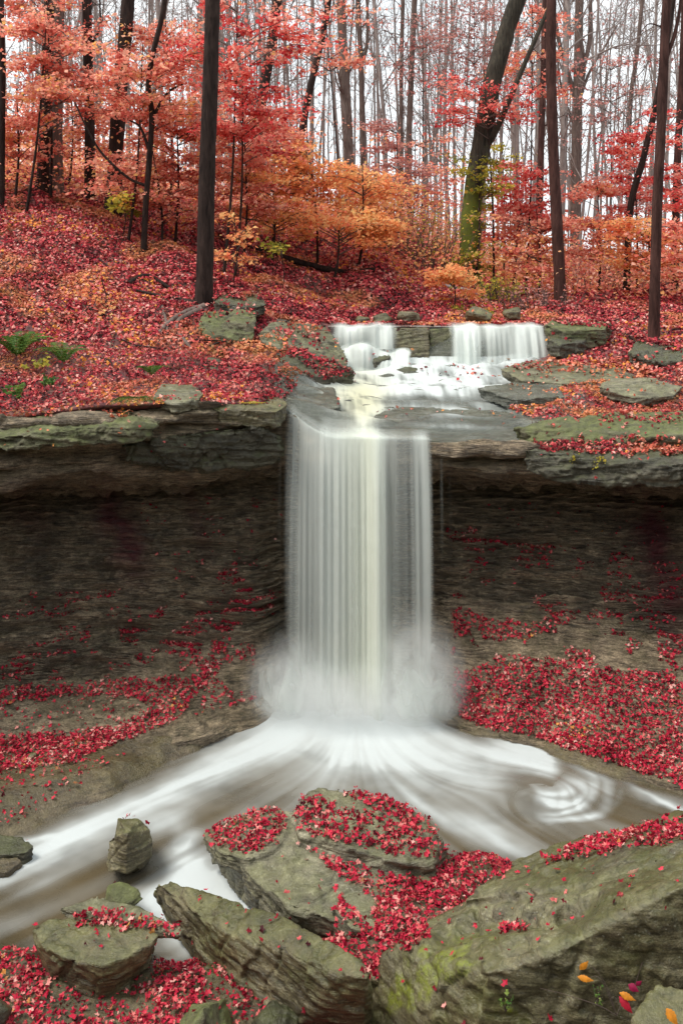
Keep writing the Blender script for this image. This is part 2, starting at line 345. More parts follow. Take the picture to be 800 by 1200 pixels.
# ------------------------------------------------------------------ ground above the cliff
YR = [17, 18.5, 20.3, 20.9, 21.4, 23, 26, 30, 35, 45, 70, 130]
UST = {
 -600: [420, 375, 325, 312, 300, 262, 215, 180, 165, 170, 200, 240],
 -200: [440, 392, 345, 331, 320, 280, 232, 192, 176, 182, 208, 245],
 0:    [440, 402, 362, 350, 338, 303, 255, 214, 194, 200, 222, 250],
 120:  [436, 406, 370, 358, 348, 318, 275, 238, 216, 220, 236, 255],
 240:  [446, 416, 381, 370, 362, 338, 304, 268, 244, 242, 250, 262],
 310:  [447, 421, 394, 383, 374, 354, 325, 292, 264, 258, 262, 270],
 360:  [468, 440, 412, 402, 392, 370, 338, 304, 274, 268, 270, 275],
 395:  [480, 455, 438, 425, 384, 381, 350, 312, 280, 272, 274, 280],
 450:  [488, 464, 438, 426, 384, 381, 352, 310, 278, 276, 282, 288],
 520:  [489, 466, 437, 425, 384, 381, 362, 330, 296, 300, 306, 308],
 580:  [490, 466, 437, 423, 384, 381, 372, 352, 336, 328, 322, 320],
 630:  [488, 462, 433, 420, 385, 381, 371, 357, 346, 336, 328, 325],
 660:  [486, 457, 425, 412, 400, 385, 370, 357, 348, 338, 330, 326],
 720:  [484, 454, 420, 408, 400, 384, 369, 356, 346, 337, 330, 326],
 800:  [480, 450, 416, 404, 397, 380, 366, 354, 345, 337, 330, 326],
 1000: [470, 440, 408, 397, 390, 374, 360, 350, 343, 336, 330, 326],
 1500: [440, 412, 385, 376, 370, 356, 345, 338, 333, 330, 326, 324],
}
PXU = np.concatenate([np.arange(-600, -100, 12), np.arange(-100, 900, 2.0), np.arange(900, 1500, 12)])
ks = sorted(UST); lp, lY = lip(PXU)
tab = np.array([[np.interp(PXU, ks, [UST[k][r] for k in ks])] for r in range(len(YR))])[:, 0].T  # px,row
tab = gsm(tab, 5, 0); lp = gsm(lp, 4); lY = gsm(lY, 4)
NV = 300; tv = np.linspace(0, 1, NV)
GU = np.zeros((len(PXU), NV, 3))
for i, px in enumerate(PXU):
    Yk = np.array([lY[i]+.02]+YR); pk = np.array([lp[i]]+list(tab[i]))
    # denser rows near the lip
    Yv = lY[i]+.02+(130-lY[i])*(.11*tv+.14*tv**2+.75*tv**5)
    GU[i, :, 1] = Yv; zk = HC-(pk-HY)/F*Yk
    zz = np.interp(Yv, Yk, zk); GU[i, :, 2] = zz; GU[i, :, 0] = (px-400)/F*Yv
    
zs = gsm(GU[..., 2], 3.0, 1); stepzone = ((PXU > 390) & (PXU < 645))[:, None]*((GU[..., 1] > 20) & (GU[..., 1] < 22.5))
GU[..., 2] = np.where(stepzone, GU[..., 2], zs); GU[:, 0, 2] = HC-(lp-HY)/F*GU[:, 0, 1]-.03
X, Y_, Z = GU[..., 0], GU[..., 1], GU[..., 2]
upx = 400+X/Y_*F
shelfw = sstep(325, 350, upx)*(1-sstep(640, 670, upx))*(1-sstep(20.2, 21.2, Y_))
rough = fbm(X*.6, Y_*.6, 0, 4)*.28*sstep(15.5, 19, Y_)+fbm(X*2.2, Y_*2.2, 0, 3)*.06
rough += .5*fbm(X*.12, Y_*.12, 4, 3)*sstep(24, 45, Y_)*1.5
flat = fbm(X*.8, Y_*2.2, 0, 3)*.035+(.055*np.tanh(9*noise(X*.7+5+.3*Y_, Y_*1.6, 0))+.035*np.tanh(9*noise(X*1.3+5, Y_*3.1-.5*X, 4)))
rough *= 1-.9*((PXU > 375) & (PXU < 660))[:, None]*(Y_ < 23.2)*(Y_ > 20.8)
edge = sstep(0, .9, Y_-Y_[:, :1])
GU[..., 2] += (rough*(1-shelfw)*(.25+.75*edge)+flat*shelfw*edge)
fm = np.ones((GU.shape[0]-1, NV-1), bool)
UPPER = GU
faces = grid_faces(*GU.shape[:2])
cen = GU.reshape(-1, 3)[faces].mean(1); fpx = 400+cen[:, 0]/cen[:, 1]*F
isshelf = (fpx > 322) & (fpx < 690) & (cen[:, 1] < 21.5) & (fpx < 690-60*sstep(17, 21, cen[:, 1]))
_sk = GU[:, :1].copy(); _sk[..., 1] += .55; _sk[..., 2] -= .22; GUS = np.concatenate([_sk, GU], 1); facesS = grid_faces(*GUS.shape[:2]); cen = GUS.reshape(-1, 3)[facesS].mean(1); fpx = 400+cen[:, 0]/cen[:, 1]*F
isshelf = (fpx > 322) & (fpx < 690) & (cen[:, 1] < 21.5) & (fpx < 690-60*sstep(17, 21, cen[:, 1]))
ume = mesh_np('hillside', GUS.reshape(-1, 3), facesS)
ume.materials.append(M_ground); ume.materials.append(M_wet)
ume.polygons.foreach_set('material_index', isshelf.astype(np.int32))
uo = obj('hillside', ume, None); uo['kind'] = 'structure'
_b = GU[::4, ::2]; BVU = BVHTree.FromPolygons(_b.reshape(-1, 3).tolist(), grid_faces(*_b.shape[:2]).tolist())
BVF = BVHTree.FromPolygons(UPPER.reshape(-1, 3).tolist(), grid_faces(*UPPER.shape[:2]).tolist())
def hit(px, py):                     # distance at which the eye ray through px,py meets the hillside
    d = Vector(((px-400)/F, 1, -(py-HY)/F)).normalized(); h = BVF.ray_cast(Vector((0, 0, HC)), d)
    return h[0].y if h[0] else None
def gz(x, y):
    h = BVU.ray_cast(Vector((x, y, 60)), Vector((0, 0, -1)))
    return h[0].z if h[0] else 6.0

# ------------------------------------------------------------------ streambed and the near bank
gx = np.concatenate([np.arange(-40, -8, 1.), np.arange(-8, 8, .05), np.arange(8, 41, 1.)]); gy = np.concatenate([np.arange(-12, 6, .5), np.arange(6, 17, .05)])
X, Y_ = np.meshgrid(gx, gy, indexing='ij')
def water_z(X, Y):
    z = -.035*np.maximum(0, 13-Y)-.03*np.maximum(0, -X-1)*sstep(14, 11, Y)
    c = np.exp(-(((X+1.55)-.0)/.75)**2-((Y-10.45)/.55)**2)
    return z-.17*np.clip(c*1.4, 0, 1)
def bed(X, Y):
    Z = water_z(X, Y)-.16+.10*fbm(X*.9, Y*.9, 2, 4)+.02*fbm(X*5, Y*5, 1, 3)
    Z = Z+.24*sstep(10.05, 9.4, Y-.15*np.abs(X))*(1)                      # bank in front of the stream
    Z = Z+.72*np.exp(-((X-.8)/1.0)**2-((Y-10.0)/.75)**2)
    Z = Z+.46*np.exp(-((X-1.6)/.6)**2-((Y-10.9)/.55)**2)
    lb = np.array([(-9, 11.2), (-4.5, 11.7), (-3.3, 12.6), (-2.2, 13.9), (-1.6, 14.8), (-1.0, 15.6)])
    ylb = np.interp(X, lb[:, 0], lb[:, 1]); Z = Z+sstep(-.35, .9, Y-ylb)*.34*(X < -.6)
    rb = np.array([(1.3, 15.2), (2.2, 14.7), (3.2, 14.05), (4.2, 13.3), (5.2, 12.7), (9, 11.5)])
    yrb = np.interp(X, rb[:, 0], rb[:, 1]); Z = Z+sstep(-.5, .5, Y-yrb)*.3*(X > 1)
    return Z+np.maximum(0, 8.7-Y)*.6*(1+.1*fbm(X*.5, Y*.5, 0, 3))+np.maximum(0, np.abs(X)-8)*.25
Z = bed(X, Y_); BED = np.stack([X, Y_, Z], -1)
bo = obj('streambed', mesh_np('streambed', BED.reshape(-1, 3), grid_faces(*BED.shape[:2])), M_bed); bo['kind'] = 'structure'

# ------------------------------------------------------------------ rocks: unions of hulls, voxel-remeshed and weathered
LEAF_SURF = []
def rock(name, label, hulls, m=M_rock, voxel=.03, amp=.035, strata=.015, cat='rock', group=None, seed=0, sm=2, fr=1.6, kind=None, carve=None, lush=()):
    bm = bmesh.new()
    for h in hulls:
        vs = [bm.verts.new(p) for p in h]
        r = bmesh.ops.convex_hull(bm, input=vs)
        bmesh.ops.delete(bm, geom=list({g for g in r['geom_interior'] if isinstance(g, bmesh.types.BMVert)}), context='VERTS')
    me = bpy.data.meshes.new('tmp'); bm.to_mesh(me); bm.free()
    o = bpy.data.objects.new('tmp', me); COL.objects.link(o)
    md = o.modifiers.new('r', 'REMESH'); md.mode = 'VOXEL'; md.voxel_size = voxel
    s = o.modifiers.new('s', 'SMOOTH'); s.iterations = 1; s.factor = .3
    dg = bpy.context.evaluated_depsgraph_get(); me2 = bpy.data.meshes.new_from_object(o.evaluated_get(dg))
    bpy.data.objects.remove(o); bpy.data.meshes.remove(me)
    n = len(me2.vertices); co = np.zeros(n*3, np.float32); me2.vertices.foreach_get('co', co); co = co.reshape(-1, 3).astype(float)
    nn = np.zeros(n*3, np.float32); me2.vertices.foreach_get('normal', nn); nn = nn.reshape(-1, 3)
    x, y, z = co.T; s_ = seed*3.7
    wp = co+.04*np.stack([fbm(x*3, y*3, z*3+s_, 2), fbm(x*3+9, y*3, z*3+s_, 2), fbm(x*3, y*3+9, z*3+s_, 2)], 1)
    topf = 1-.55*sstep(.6, .95, nn[:, 2])
    w = topf*(facets(wp*[1, 1, 1.6], .55, seed)*amp*1.5+facets(wp*[1, 1, 1.8], .19, seed+3)*amp*.28+fbm(x*fr+s_, y*fr, z*fr, 2, .5)*amp*.4+.2*fbm(x*fr*5+s_, y*fr*5, z*fr*5, 4, .6)*amp)
    zt = z+.25*x*math.sin(seed)+.2*y*math.cos(seed)+.03*fbm(x, y, z+s_, 2)
    sidef = 1-np.abs(nn[:, 2])*.9
    w += strata*.7*sidef*np.tanh(7*noise(x*.6+s_, y*.6, zt*17))+.4*strata*np.tanh(5*noise(x*1.3+s_, y*1.3, zt*38))*sidef
    ch = noise(x*2.3+s_, y*2.3, z*2.3); w -= amp*.9*sstep(.18, .25, ch)       # chips
    ch = noise(x*5.3+s_, y*5.3, z*6.3); w -= amp*.35*sstep(.15, .22, ch)
    rd = 1-np.abs(noise(x*1.7+s_, y*1.7+3, z*1.7)); w -= amp*.9*sstep(.93, 1., rd)   # cracks
    w += amp*.17*fbm(x*9+s_, y*9, z*9, 4, .7)
    co = co+nn*w[:, None]
    if carve: co = carve(co, nn)
    if lush:
        px, py = proj(co); t = np.zeros(n); nz_ = fbm(x*7, y*7, z*7, 3)
        for (cx, cy, rx_, ry_, w_) in lush: t += w_*np.exp(-((px-cx)/rx_)**2-((py-cy)/ry_)**2)
        at = me2.attributes.new('lush', 'FLOAT', 'POINT'); at.data.foreach_set('value', sstep(.15, .85, t*(1+1.0*nz_)+.25*nz_)*np.clip(.45+.5*nz_+t*.3, 0, .8).astype(np.float32))
    me2.vertices.foreach_set('co', co.astype(np.float32).ravel()); me2.update()
    me2.polygons.foreach_set('use_smooth', np.ones(len(me2.polygons), bool))
    c = co.mean(0); c[2] = co[:, 2].min(); me2.transform(Matrix.Translation(-Vector(c)))
    ob = obj(name, me2, m); ob.location = c
    if kind: ob['kind'] = kind
    else: tag(ob, label, cat, group)
    nf = len(me2.polygons); 
    tri = []; me2.calc_loop_triangles(); t = np.zeros(len(me2.loop_triangles)*3, np.int32); me2.loop_triangles.foreach_get('vertices', t)
    LEAF_SURF.append((co, t.reshape(-1, 3)))
    return ob
def drop(pts, dz, k=.88, dx=0, dy=0):    # undercut lower copy of a top outline
    p = np.array(pts); c = p[:, :2].mean(0); q = p.copy(); q[:, :2] = c+(q[:, :2]-c)*k+np.array([dx, dy])
    q[:, 2] = (q[:, 2]-dz) if dz < 50 else dz-100
    return [tuple(v) for v in np.vstack([p, q])]
def ball(c, r, n=22, seed=1, sq=1):
    rr = np.random.default_rng(seed); v = rr.normal(size=(n, 3)); v /= np.linalg.norm(v, axis=1)[:, None]
    return [tuple(np.array(c)+v_*np.array(r)*rr.uniform(.85, 1.08)) for v_ in v]
b = lambda L: [B(*p) for p in L]; a = lambda L: [A(*p) for p in L]

# foreground
base = b([(600,1022,.75),(520,1070,.7),(470,1104,.78),(440,1118,.55),(520,1100,1.0),(572,1141,1.25),(640,1125,1.42),(700,1085,1.62),(800,1037,2.0),(930,985,2.3),(700,988,1.0),(800,968,1.3),(930,930,1.7)])
base += [B(425, 1203, -.1), B(452, 1203, .15), B(505, 1203, .3)]+[(1.0, 7.9, 0.0), (2.0, 7.75, 0.), (3.6, 7.6, .0), (4.6, 7.6, .1), (4.8, 9.4, 0), (1.9, 9.6, 0.), (.9, 9.4, 0)]
up = b([(600,1020,.86),(650,1000,1.0),(700,985,1.14),(800,961,1.42),(930,925,1.8),(545,1066,.86),(600,1062,1.04),(650,1061,1.18),(700,1044,1.42),(760,1022,1.6)])
up = [(p[0], p[1], p[2]+.10) for p in up]; up = up+[(p[0], p[1]+.14, p[2]-.26) for p in up]
def notch(co, nn):
    px, py = proj(co); ye = np.interp(px, [495, 520, 560, 600, 650, 695, 720], [1092, 1082, 1070, 1063, 1061, 1046, 1038])+2.5*noise(px*.05, 0, 0)
    w_ = sstep(498, 530, px)*(1-sstep(680, 712, px))*(nn[:, 2] > .2)*(co[:, 2] > .5)
    d_ = py-ye; dz = .15*sstep(-5, 6, d_)*(1-sstep(7, 32, d_))*w_; lift = .0*sstep(-40, -3, d_)*(1-sstep(-3, 1, d_))*w_
    co = co.copy(); co[:, 2] += lift-dz; return co
rock('boulder', 'huge flat-topped mossy boulder filling the lower right corner', [base, up], M_boulder, .024, .028, .006, seed=1, sm=2, carve=notch,
     lush=[(512, 1130, 36, 20, 1.1), (480, 1162, 30, 18, .8), (560, 1100, 30, 9, .35), (455, 1180, 20, 14, .3), (600, 1190, 40, 12, .35)])
h1 = drop(b([(238,974,.38),(262,962,.45),(300,953,.5),(350,945,.6),(480,978,.5),(560,1015,.30),(520,1050,.34),(490,1075,.32),(450,1094,.3),(400,1080,.34),(340,1062,.36),(290,1026,.36)]), 99.85, .86)
h2 = drop(b([(343,946,.66),(352,928,.74),(372,920,.8),(420,924,.82),(470,940,.76),(505,962,.7),(524,985,.6),(508,1008,.56),(470,1010,.58),(400,992,.62),(350,978,.62)]), .3, .97)
h3 = drop(b([(238,976,.40),(262,963,.47),(330,945,.55),(340,965,.56),(325,995,.52),(290,1006,.48),(255,1000,.42)]), .2, .95)
rock('boulder', 'broad layered slab heaped with red leaves in the middle of the stream', [h1, h2, h3], M_rockp, .03, .026, .018, seed=2)
rock('boulder', 'grey stone ledge poking out of red leaves below the central slab', [drop(b([(385,1062,.42),(420,1068,.42),(462,1084,.40),(455,1096,.38),(410,1088,.38)]), .3, .9)], M_rockp, .025, .02, .02, seed=22)
dg_ = b([(182,1036,.34),(198,1031,.40),(260,1050,.52),(330,1073,.66),(400,1108,.78),(436,1137,.82),(432,1146,.8),(400,1140,.74),(330,1118,.55),(250,1088,.42),(205,1058,.34)])
dg_ += [B(181, 1046, .05), B(205, 1095, -.2), B(245, 1150, -.2), B(330, 1215, -.2), B(425, 1225, -.15), B(440, 1205, -.1), B(300, 1090, -.1)]
rock('boulder', 'long tilted slab lying diagonally from the white water to the bottom centre', [dg_], M_rock, .022, .024, .011, seed=3)
lb_ = b([(38,1088,.34),(55,1075,.38),(110,1066,.42),(160,1078,.46),(188,1095,.46),(182,1104,.42),(150,1122,.36),(120,1132,.32),(75,1122,.3),(45,1104,.3)])
lb_ += [B(50, 1130, -.05), B(85, 1180, -.25), B(120, 1192, -.25), B(150, 1165, -.1), B(178, 1125, .0), B(60, 1100, -.2), B(170, 1100, -.2)]
rock('boulder', 'chunky olive boulder with a flat top and undercut front near the lower left corner', [lb_], M_rock, .020, .022, .007, seed=4)
rock('rock', 'thin slab strewn with leaves leaning on the back of the lower left boulder', [drop(b([(68,1062,.46),(110,1051,.52),(160,1058,.54),(216,1086,.5),(212,1095,.46),(150,1080,.42),(80,1072,.42)]), .09, .96)], M_rockp, .02, .015, .012, seed=5)
rock('rock', 'small rounded mossy stone behind the thin leaf-strewn slab', [ball(B(144, 1052, .05), (.25, .2, .17), seed=3)], M_mossy, .02, .015, .004, seed=6)
c = [A(137,958,11.45),A(162,959,11.4),A(176,972,11.35),A(179,1000,11.3),A(168,1012,11.2),A(148,1025,11.1),A(136,1022,11.15),A(134,980,11.2),A(150,975,11.1),A(140,960,11.8),A(172,972,11.8),A(170,1020,11.8),A(135,1020,11.8)]
c2 = [A(123,1012,11.25),A(127,984,11.3),A(136,978,11.3),A(140,1020,11.1),A(126,1024,11.15),A(136,1010,11.6)]
rock('rock', 'blocky dark stone standing upright in the rushing water at left', [c, c2], M_rock, .016, .016, .004, seed=47)
rock('rock', 'low dark flat rock in the stream at the left frame edge', [drop(b([(-30,985,.1),(0,977,.12),(35,982,.1),(42,990,.06),(30,1000,.02),(-30,1004,.02)]), .3, .9)], M_dark, .02, .015, .01, seed=8)
rock('rock', 'brown rock ledge half under water below the flat rock at the left frame edge', [drop(b([(-30,1004,.0),(20,1002,.0),(28,1008,-.05),(10,1022,-.08),(-30,1026,-.08)]), .3, .95)], M_bed, .02, .015, .01, seed=9)
rock('rock', 'domed mossy stone cut off by the bottom edge beside the leaf pile', [ball(B(250, 1210, .0), (.38, .34, .34), seed=5)], M_mossy, .02, .02, .006, seed=10)
rock('rock', 'dark stone wedged under the diagonal slab at the bottom edge', [ball(B(322, 1208, -.05), (.26, .26, .22), seed=6)], M_dark, .02, .02, .006, seed=11)
rock('rock', 'small grey stone tucked between the leaf pile and the diagonal slab', [ball(B(258, 1146, -.05), (.2, .2, .15), seed=7)], M_rock, .02, .015, .006, seed=12)
rock('rock', 'sloping olive stone in the bottom right corner under an orange leaf', [[A(728,1215,6.6),A(745,1185,6.7),A(768,1156,6.9),A(800,1160,6.9),A(850,1165,6.9),A(860,1240,6.5),A(760,1240,6.4),A(770,1250,7.2),A(850,1250,7.2)]], M_rock, .02, .02, .008, seed=13)
rock('rock', 'dark stone at the bottom left corner in front of the leaves', [ball(B(-8, 1190, .0), (.16, .2, .15), seed=8)], M_dark, .02, .015, .005, seed=14)
rock('rock', 'lone brown stone among red leaves on the left bank', [ball(B(44, 890, .12), (.2, .16, .13), seed=9)], M_rock, .02, .015, .005, seed=15)
# on and above the cliff
rock('boulder', 'mossy green boulder just below the tall dark trunk', [a([(227,402,19.6),(230,380,19.7),(250,404,19.4),(297,398,19.6),(301,374,19.9),(240,366,20.3),(282,361,20.4),(299,364,20.3),(232,414,19.6),(294,410,19.7),(240,405,20.5),(298,400,20.5)])], M_mossy, .03, .035, .01, seed=16)
rock('rock', 'stacked flat rock behind the mossy boulder right of the tall dark trunk', [drop(a([(248,350,20.8),(262,342,21.5),(300,343,21.5),(311,352,20.9),(305,358,20.6),(258,357,20.5)]), .3, .95), drop(a([(262,360,20.7),(312,356,20.7),(308,350,21.3),(270,350,21.3)]), .25, .95)], M_dark, .03, .03, .02, seed=17)
rock('rock', 'long pale slab sloping down to the left cascade', [drop(a([(300,390,19.7),(318,377,20.4),(350,378,20.9),(382,380,21.3),(402,410,20.5),(408,424,20.0),(396,430,19.5),(350,412,19.5),(310,402,19.4)]), .32, .94)], M_rockp, .03, .03, .03, seed=18)
rock('rock', 'leaf-strewn slab beneath the pale slab by the left cascade', [drop(a([(325,420,18.7),(345,408,19.3),(375,415,19.4),(412,430,19.2),(415,438,18.9),(385,444,18.5),(345,438,18.3)]), .35, .94)], M_dark, .03, .03, .02, seed=19)
rock('rock', 'pale green flat stone on the cliff edge beside the fern', [drop(a([(180,466,15.4),(190,450,16.1),(225,450,16.2),(240,460,15.7),(234,468,15.35),(205,474,15.2)]), .16, .9)], M_rockp, .02, .02, .012, seed=20)
rock('rock', 'small dark stone in the leaves below the mossy boulder', [drop(a([(236,428,17.8),(245,418,18.2),(268,422,18.2),(275,432,17.8),(260,438,17.5)]), .25, .9)], M_dark, .02, .02, .01, seed=21)
rock('rock', 'square brown rock block between the two upper cascades, left one', [a([(460,384,21.2),(500,384,21.2),(464,384,22.4),(500,384,22.4),(472,432,20.95),(503,434,20.9),(459,400,21.1),(503,386,21.1),(470,440,22.2),(503,440,22.2)])], M_rock, .03, .02, .015, seed=23)
rock('rock', 'square mossy rock block beside the right cascade, right of its pair', [a([(502,385,21.25),(530,384,21.3),(502,384,22.4),(530,384,22.4),(505,434,21.0),(532,430,21.05),(504,442,22.2),(531,440,22.2)])], M_mossy, .03, .02, .015, seed=24)
rock('rock', 'flat mossy rock at the right end of the right cascade', [drop(a([(638,380,21.1),(645,374,22.2),(700,373,22.4),(716,378,21.8),(708,386,21.0),(660,388,20.8)]), .42, .95)], M_mossy, .03, .03, .03, seed=25)
rock('rock', 'dark block tucked under the flat mossy rock by the right cascade', [drop(a([(640,396,20.7),(645,390,21.3),(690,392,21.2),(684,400,20.6),(655,404,20.4)]), .35, .95)], M_dark, .03, .025, .02, seed=26)
rock('rock', 'brown root-bound rock under the slim reddish trunk at right', [drop(a([(735,412,19.9),(745,398,20.8),(800,394,21),(830,400,20.6),(825,418,19.6),(770,424,19.5)]), .4, .95)], M_dark, .03, .04, .02, seed=27)
rock('rock', 'long low grey slab crossing the shelf between the leaf drifts', [drop(a([(585,432,19.4),(620,422,20.2),(700,424,20.2),(745,438,19.4),(735,450,18.7),(670,450,18.6),(610,446,18.8)]), .2, .95)], M_rockp, .03, .03, .025, seed=28)
rock('rock', 'tapering green slab resting on leaves at the right of the shelf', [drop(a([(700,452,17.9),(715,442,18.5),(760,442,18.5),(800,452,18.0),(790,464,17.5),(740,466,17.3)]), .2, .93)], M_rockp, .025, .025, .025, seed=29)
for pts_, lab_ in (([(560,452,18.3),(600,445,18.9),(650,448,18.6),(664,462,17.8),(600,466,17.6)], 'wet slab on the shelf beside the right leaf drift'),
        ([(432,486,16.9),(470,474,17.5),(590,478,17.2),(640,494,16.5),(560,503,16.2),(450,500,16.4)], 'smooth wet slab on the shelf near the lip right of the main fall'),
        ([(336,470,16.7),(352,452,17.8),(392,450,18.0),(400,472,17.0),(372,486,16.5)], 'wet olive slab at the left end of the shelf by the lip')):
    rock('rock', lab_, [drop([(x_, y_, z_-.035) for x_, y_, z_ in a(pts_)], .22, .97)], M_wet, .03, .018, .02, seed=int(pts_[0][0]))
rock('rock_ledge', 'mossy ledge capping the overhang at right', [drop(a([(600,500,15.75),(640,490,16.1),(720,484,16.4),(900,476,16.2),(900,505,14.9),(760,512,15.0),(690,522,15.15),(640,520,15.4)]), .3, .97)], M_mossy, .03, .04, .03, seed=30)
rock('rock_ledge', 'thin lower ledge with a strip of leaves under the mossy ledge at right', [drop(a([(610,526,15.1),(680,520,15.5),(900,510,15.4),(900,540,14.2),(780,545,14.4),(690,545,14.7),(640,538,15.0)]), .35, .96)], M_dark, .03, .04, .03, seed=31)
rock('rock_ledge', 'green stained ledge jutting from the cliff top at left under the ferns', [drop(a([(-40,500,14.7),(60,486,15.0),(150,478,15.3),(190,492,15.1),(182,502,14.8),(110,500,14.7),(0,512,14.5)]), .22, .95)], M_mossy, .025, .04, .03, seed=32)
rock('rock_ledge', 'smooth grey ledge ending at the waterfall on the cliff top', [drop(a([(232,468,15.7),(250,458,16.3),(325,462,16.5),(338,474,16.0),(325,482,15.6),(255,480,15.45)]), .28, .95)], M_rock, .025, .03, .02, seed=33)
rock('rock_ledge', 'bulging brown block halfway down the overhang left of the waterfall', [a([(215,508,15.3),(300,500,15.6),(332,512,15.8),(330,545,15.9),(240,552,15.6),(150,540,15.3),(140,520,15.2),(220,520,16.4),(330,520,16.6),(240,556,16.4)])], M_dark, .03, .05, .03, seed=34)
rock('rock', 'dark wet stone splitting the lower tier of the left cascade', [drop(a([(415,414,20.75),(430,405,21.1),(452,408,21.1),(458,418,20.7),(440,424,20.5)]), .4, .95)], M_dark, .03, .02, .015, seed=35)
rock('rock', 'flat wet stone at the foot of the left rock block', [drop(a([(462,432,20.4),(470,425,20.7),(500,426,20.7),(505,434,20.3),(480,438,20.1)]), .3, .95)], M_dark, .03, .02, .015, seed=36)
for i, (px, py, s, lab) in enumerate([(448, 374, .2, 'small grey stone on the bank just above the left cascade'), (478, 373, .26, 'rounded dark stone on the bank above the rock blocks'), (425, 376, .16, 'tiny stone at the waterline left above the left cascade'),
        (330, 372, .2, 'small stone peeping from the leaves above the pale slab'), (560, 372, .3, 'mossy stone on the bank above the right cascade'), (600, 368, .22, 'stone at the waterline above the right end of the right cascade')]):
    Yb = 23.3; rock('rock', lab, [ball(A(px, py, Yb), (s*1.3, s, s), seed=40+i)], M_rock, .03, .02, .01, seed=40+i)

# ------------------------------------------------------------------ water
M_pool = water_mat('stream_water', (.10, .078, .045), (.72, .78, .785), .16)
M_film = water_mat('thin_sheet_of_water', (.13, .145, .125), (.80, .86, .85), .12)
M_fall = water_mat('falling_water', (.62, .68, .64), (.86, .92, .88), .4)
def bil(A_, i, j):
    i = np.clip(i, 0, A_.shape[0]-1.001); j = np.clip(j, 0, A_.shape[1]-1.001); a0 = i.astype(int); b0 = j.astype(int); u = i-a0; v = j-b0
    return A_[a0, b0]*(1-u)*(1-v)+A_[a0+1, b0]*u*(1-v)+A_[a0, b0+1]*(1-u)*v+A_[a0+1, b0+1]*u*v
def lic(VX, VY, steps=34, ss=1.0, sc=1.6, seed=1):
    rr = np.random.default_rng(seed); Nn = rr.random(VX.shape); Nn = gsm(gsm(Nn, sc, 0), sc, 1)
    n = np.sqrt(VX**2+VY**2)+1e-6; vx, vy = VX/n, VY/n
    I, J = np.meshgrid(np.arange(VX.shape[0], dtype=float), np.arange(VX.shape[1], dtype=float), indexing='ij'); acc = Nn.copy()
    for sg in (1, -1):
        i, j = I.copy(), J.copy()
        for k in range(steps):
            a_, b_ = bil(vx, i, j), bil(vy, i, j); i += sg*ss*a_; j += sg*ss*b_; acc += bil(Nn, i, j)
    acc = (acc-acc.mean())/acc.std(); return acc
def blobs(px, py, L):
    o = np.ones_like(px)
    for (cx, cy, ra, rb, ang, w) in L:
        c_, s_ = math.cos(math.radians(ang)), math.sin(math.radians(ang)); u = (px-cx)*c_+(py-cy)*s_; v = -(px-cx)*s_+(py-cy)*c_
        o *= 1-w*np.exp(-(np.abs(u/ra)**2.4)-(np.abs(v/rb)**2))
    return 1-o
gx = np.arange(-8, 7, .025); gy = np.arange(8.6, 16.5, .025); X, Y_ = np.meshgrid(gx, gy, indexing='ij')
Zw = water_z(X, Y_)
VX = np.zeros_like(X); VY = np.zeros_like(X)
sx, sy = .15, 17.2; dx, dy = X-sx, Y_-sy; r = np.sqrt(dx*dx+dy*dy)+.1
VX += dx/r*1.2/(1+.3*r); VY += dy/r*1.2/(1+.3*r)
lw = sstep(1.4, -2.0, X); VX += lw*-.95; VY += lw*(-.62)
rw = sstep(-1.2, 1.8, X); VX += rw*.76*.7; VY += rw*-.60*.7
ex, ey = 2.72, 13.25; dx, dy = (X-ex), (Y_-ey)*1.5; r2 = dx*dx+dy*dy; w = 3.2*np.exp(-r2/.7)
VX += w*(dy)-.10*w*dx; VY += w*(-dx)*.7-.10*w*dy
wbx = sstep(3.0, 4.2, X); VX = VX*(1-wbx)+wbx*.8; VY = VY*(1-wbx)-wbx*.5
L1 = lic(VX, VY, 46, 1., 1.5, 1); L2 = lic(VX, VY, 46, 1.4, 3.2, 2)
P = np.stack([X, Y_, Zw], -1).reshape(-1, 3); px, py = proj(P); px = px+7*fbm(X*1.3, Y_*1.3, 1, 3).ravel(); py = py+5*fbm(X*1.3, Y_*1.3, 9, 3).ravel()
FOAM = [(410,888,170,38,0,.36), (560,920,90,26,25,.25), (405,832,125,32,0,1.0), (400,850,80,30,0,.85), (330,866,90,15,-28,.6), (400,868,110,24,0,.6), (230,912,110,15,-27,.45), (120,960,110,16,-24,.4), (60,1000,80,10,-28,.25),
        (470,875,50,30,40,.5), (440,890,90,20,0,.3), (540,890,80,14,25,.22), (525,957,90,9,30,.42), (590,985,50,8,30,.5), (560,915,80,12,25,.2),
        (600,883,50,17,14,1.), (628,890,36,14,30,.9), (690,886,40,5,20,.85), (725,898,30,4,18,.8), (785,946,30,5,20,.5), (745,925,30,3,28,.35),
        (30,985,50,5,-5,.6), (20,1022,50,18,-15,.45), (80,1000,70,20,-25,.25), (20,1080,60,14,-30,.2),
        (212,990,16,24,15,.9), (235,1020,34,22,30,.7), (200,1062,34,24,0,1.), (285,1050,60,26,22,1.), (225,1090,26,22,40,1.), (260,1040,60,20,20,.95), (190,965,30,12,-20,.35)]
f0 = blobs(px, py, FOAM).reshape(X.shape)
dark = blobs(px, py, [(560,860,40,8,20,.5), (90,1040,120,16,-28,.75), (215,975,90,12,-27,.6), (40,1060,90,14,-30,.5), (720,940,40,24,20,.75), (328,905,55,16,-28,.65), (690,985,60,14,15,.5), (250,1008,12,12,0,.7), (770,905,60,8,25,.7)]).reshape(X.shape)
far = sstep(15.6, 12.5, Y_)
foam = f0*(1+.13*L1*(.1+.9*far)+.28*L2*far)+.07+.06*L2+.03*L1
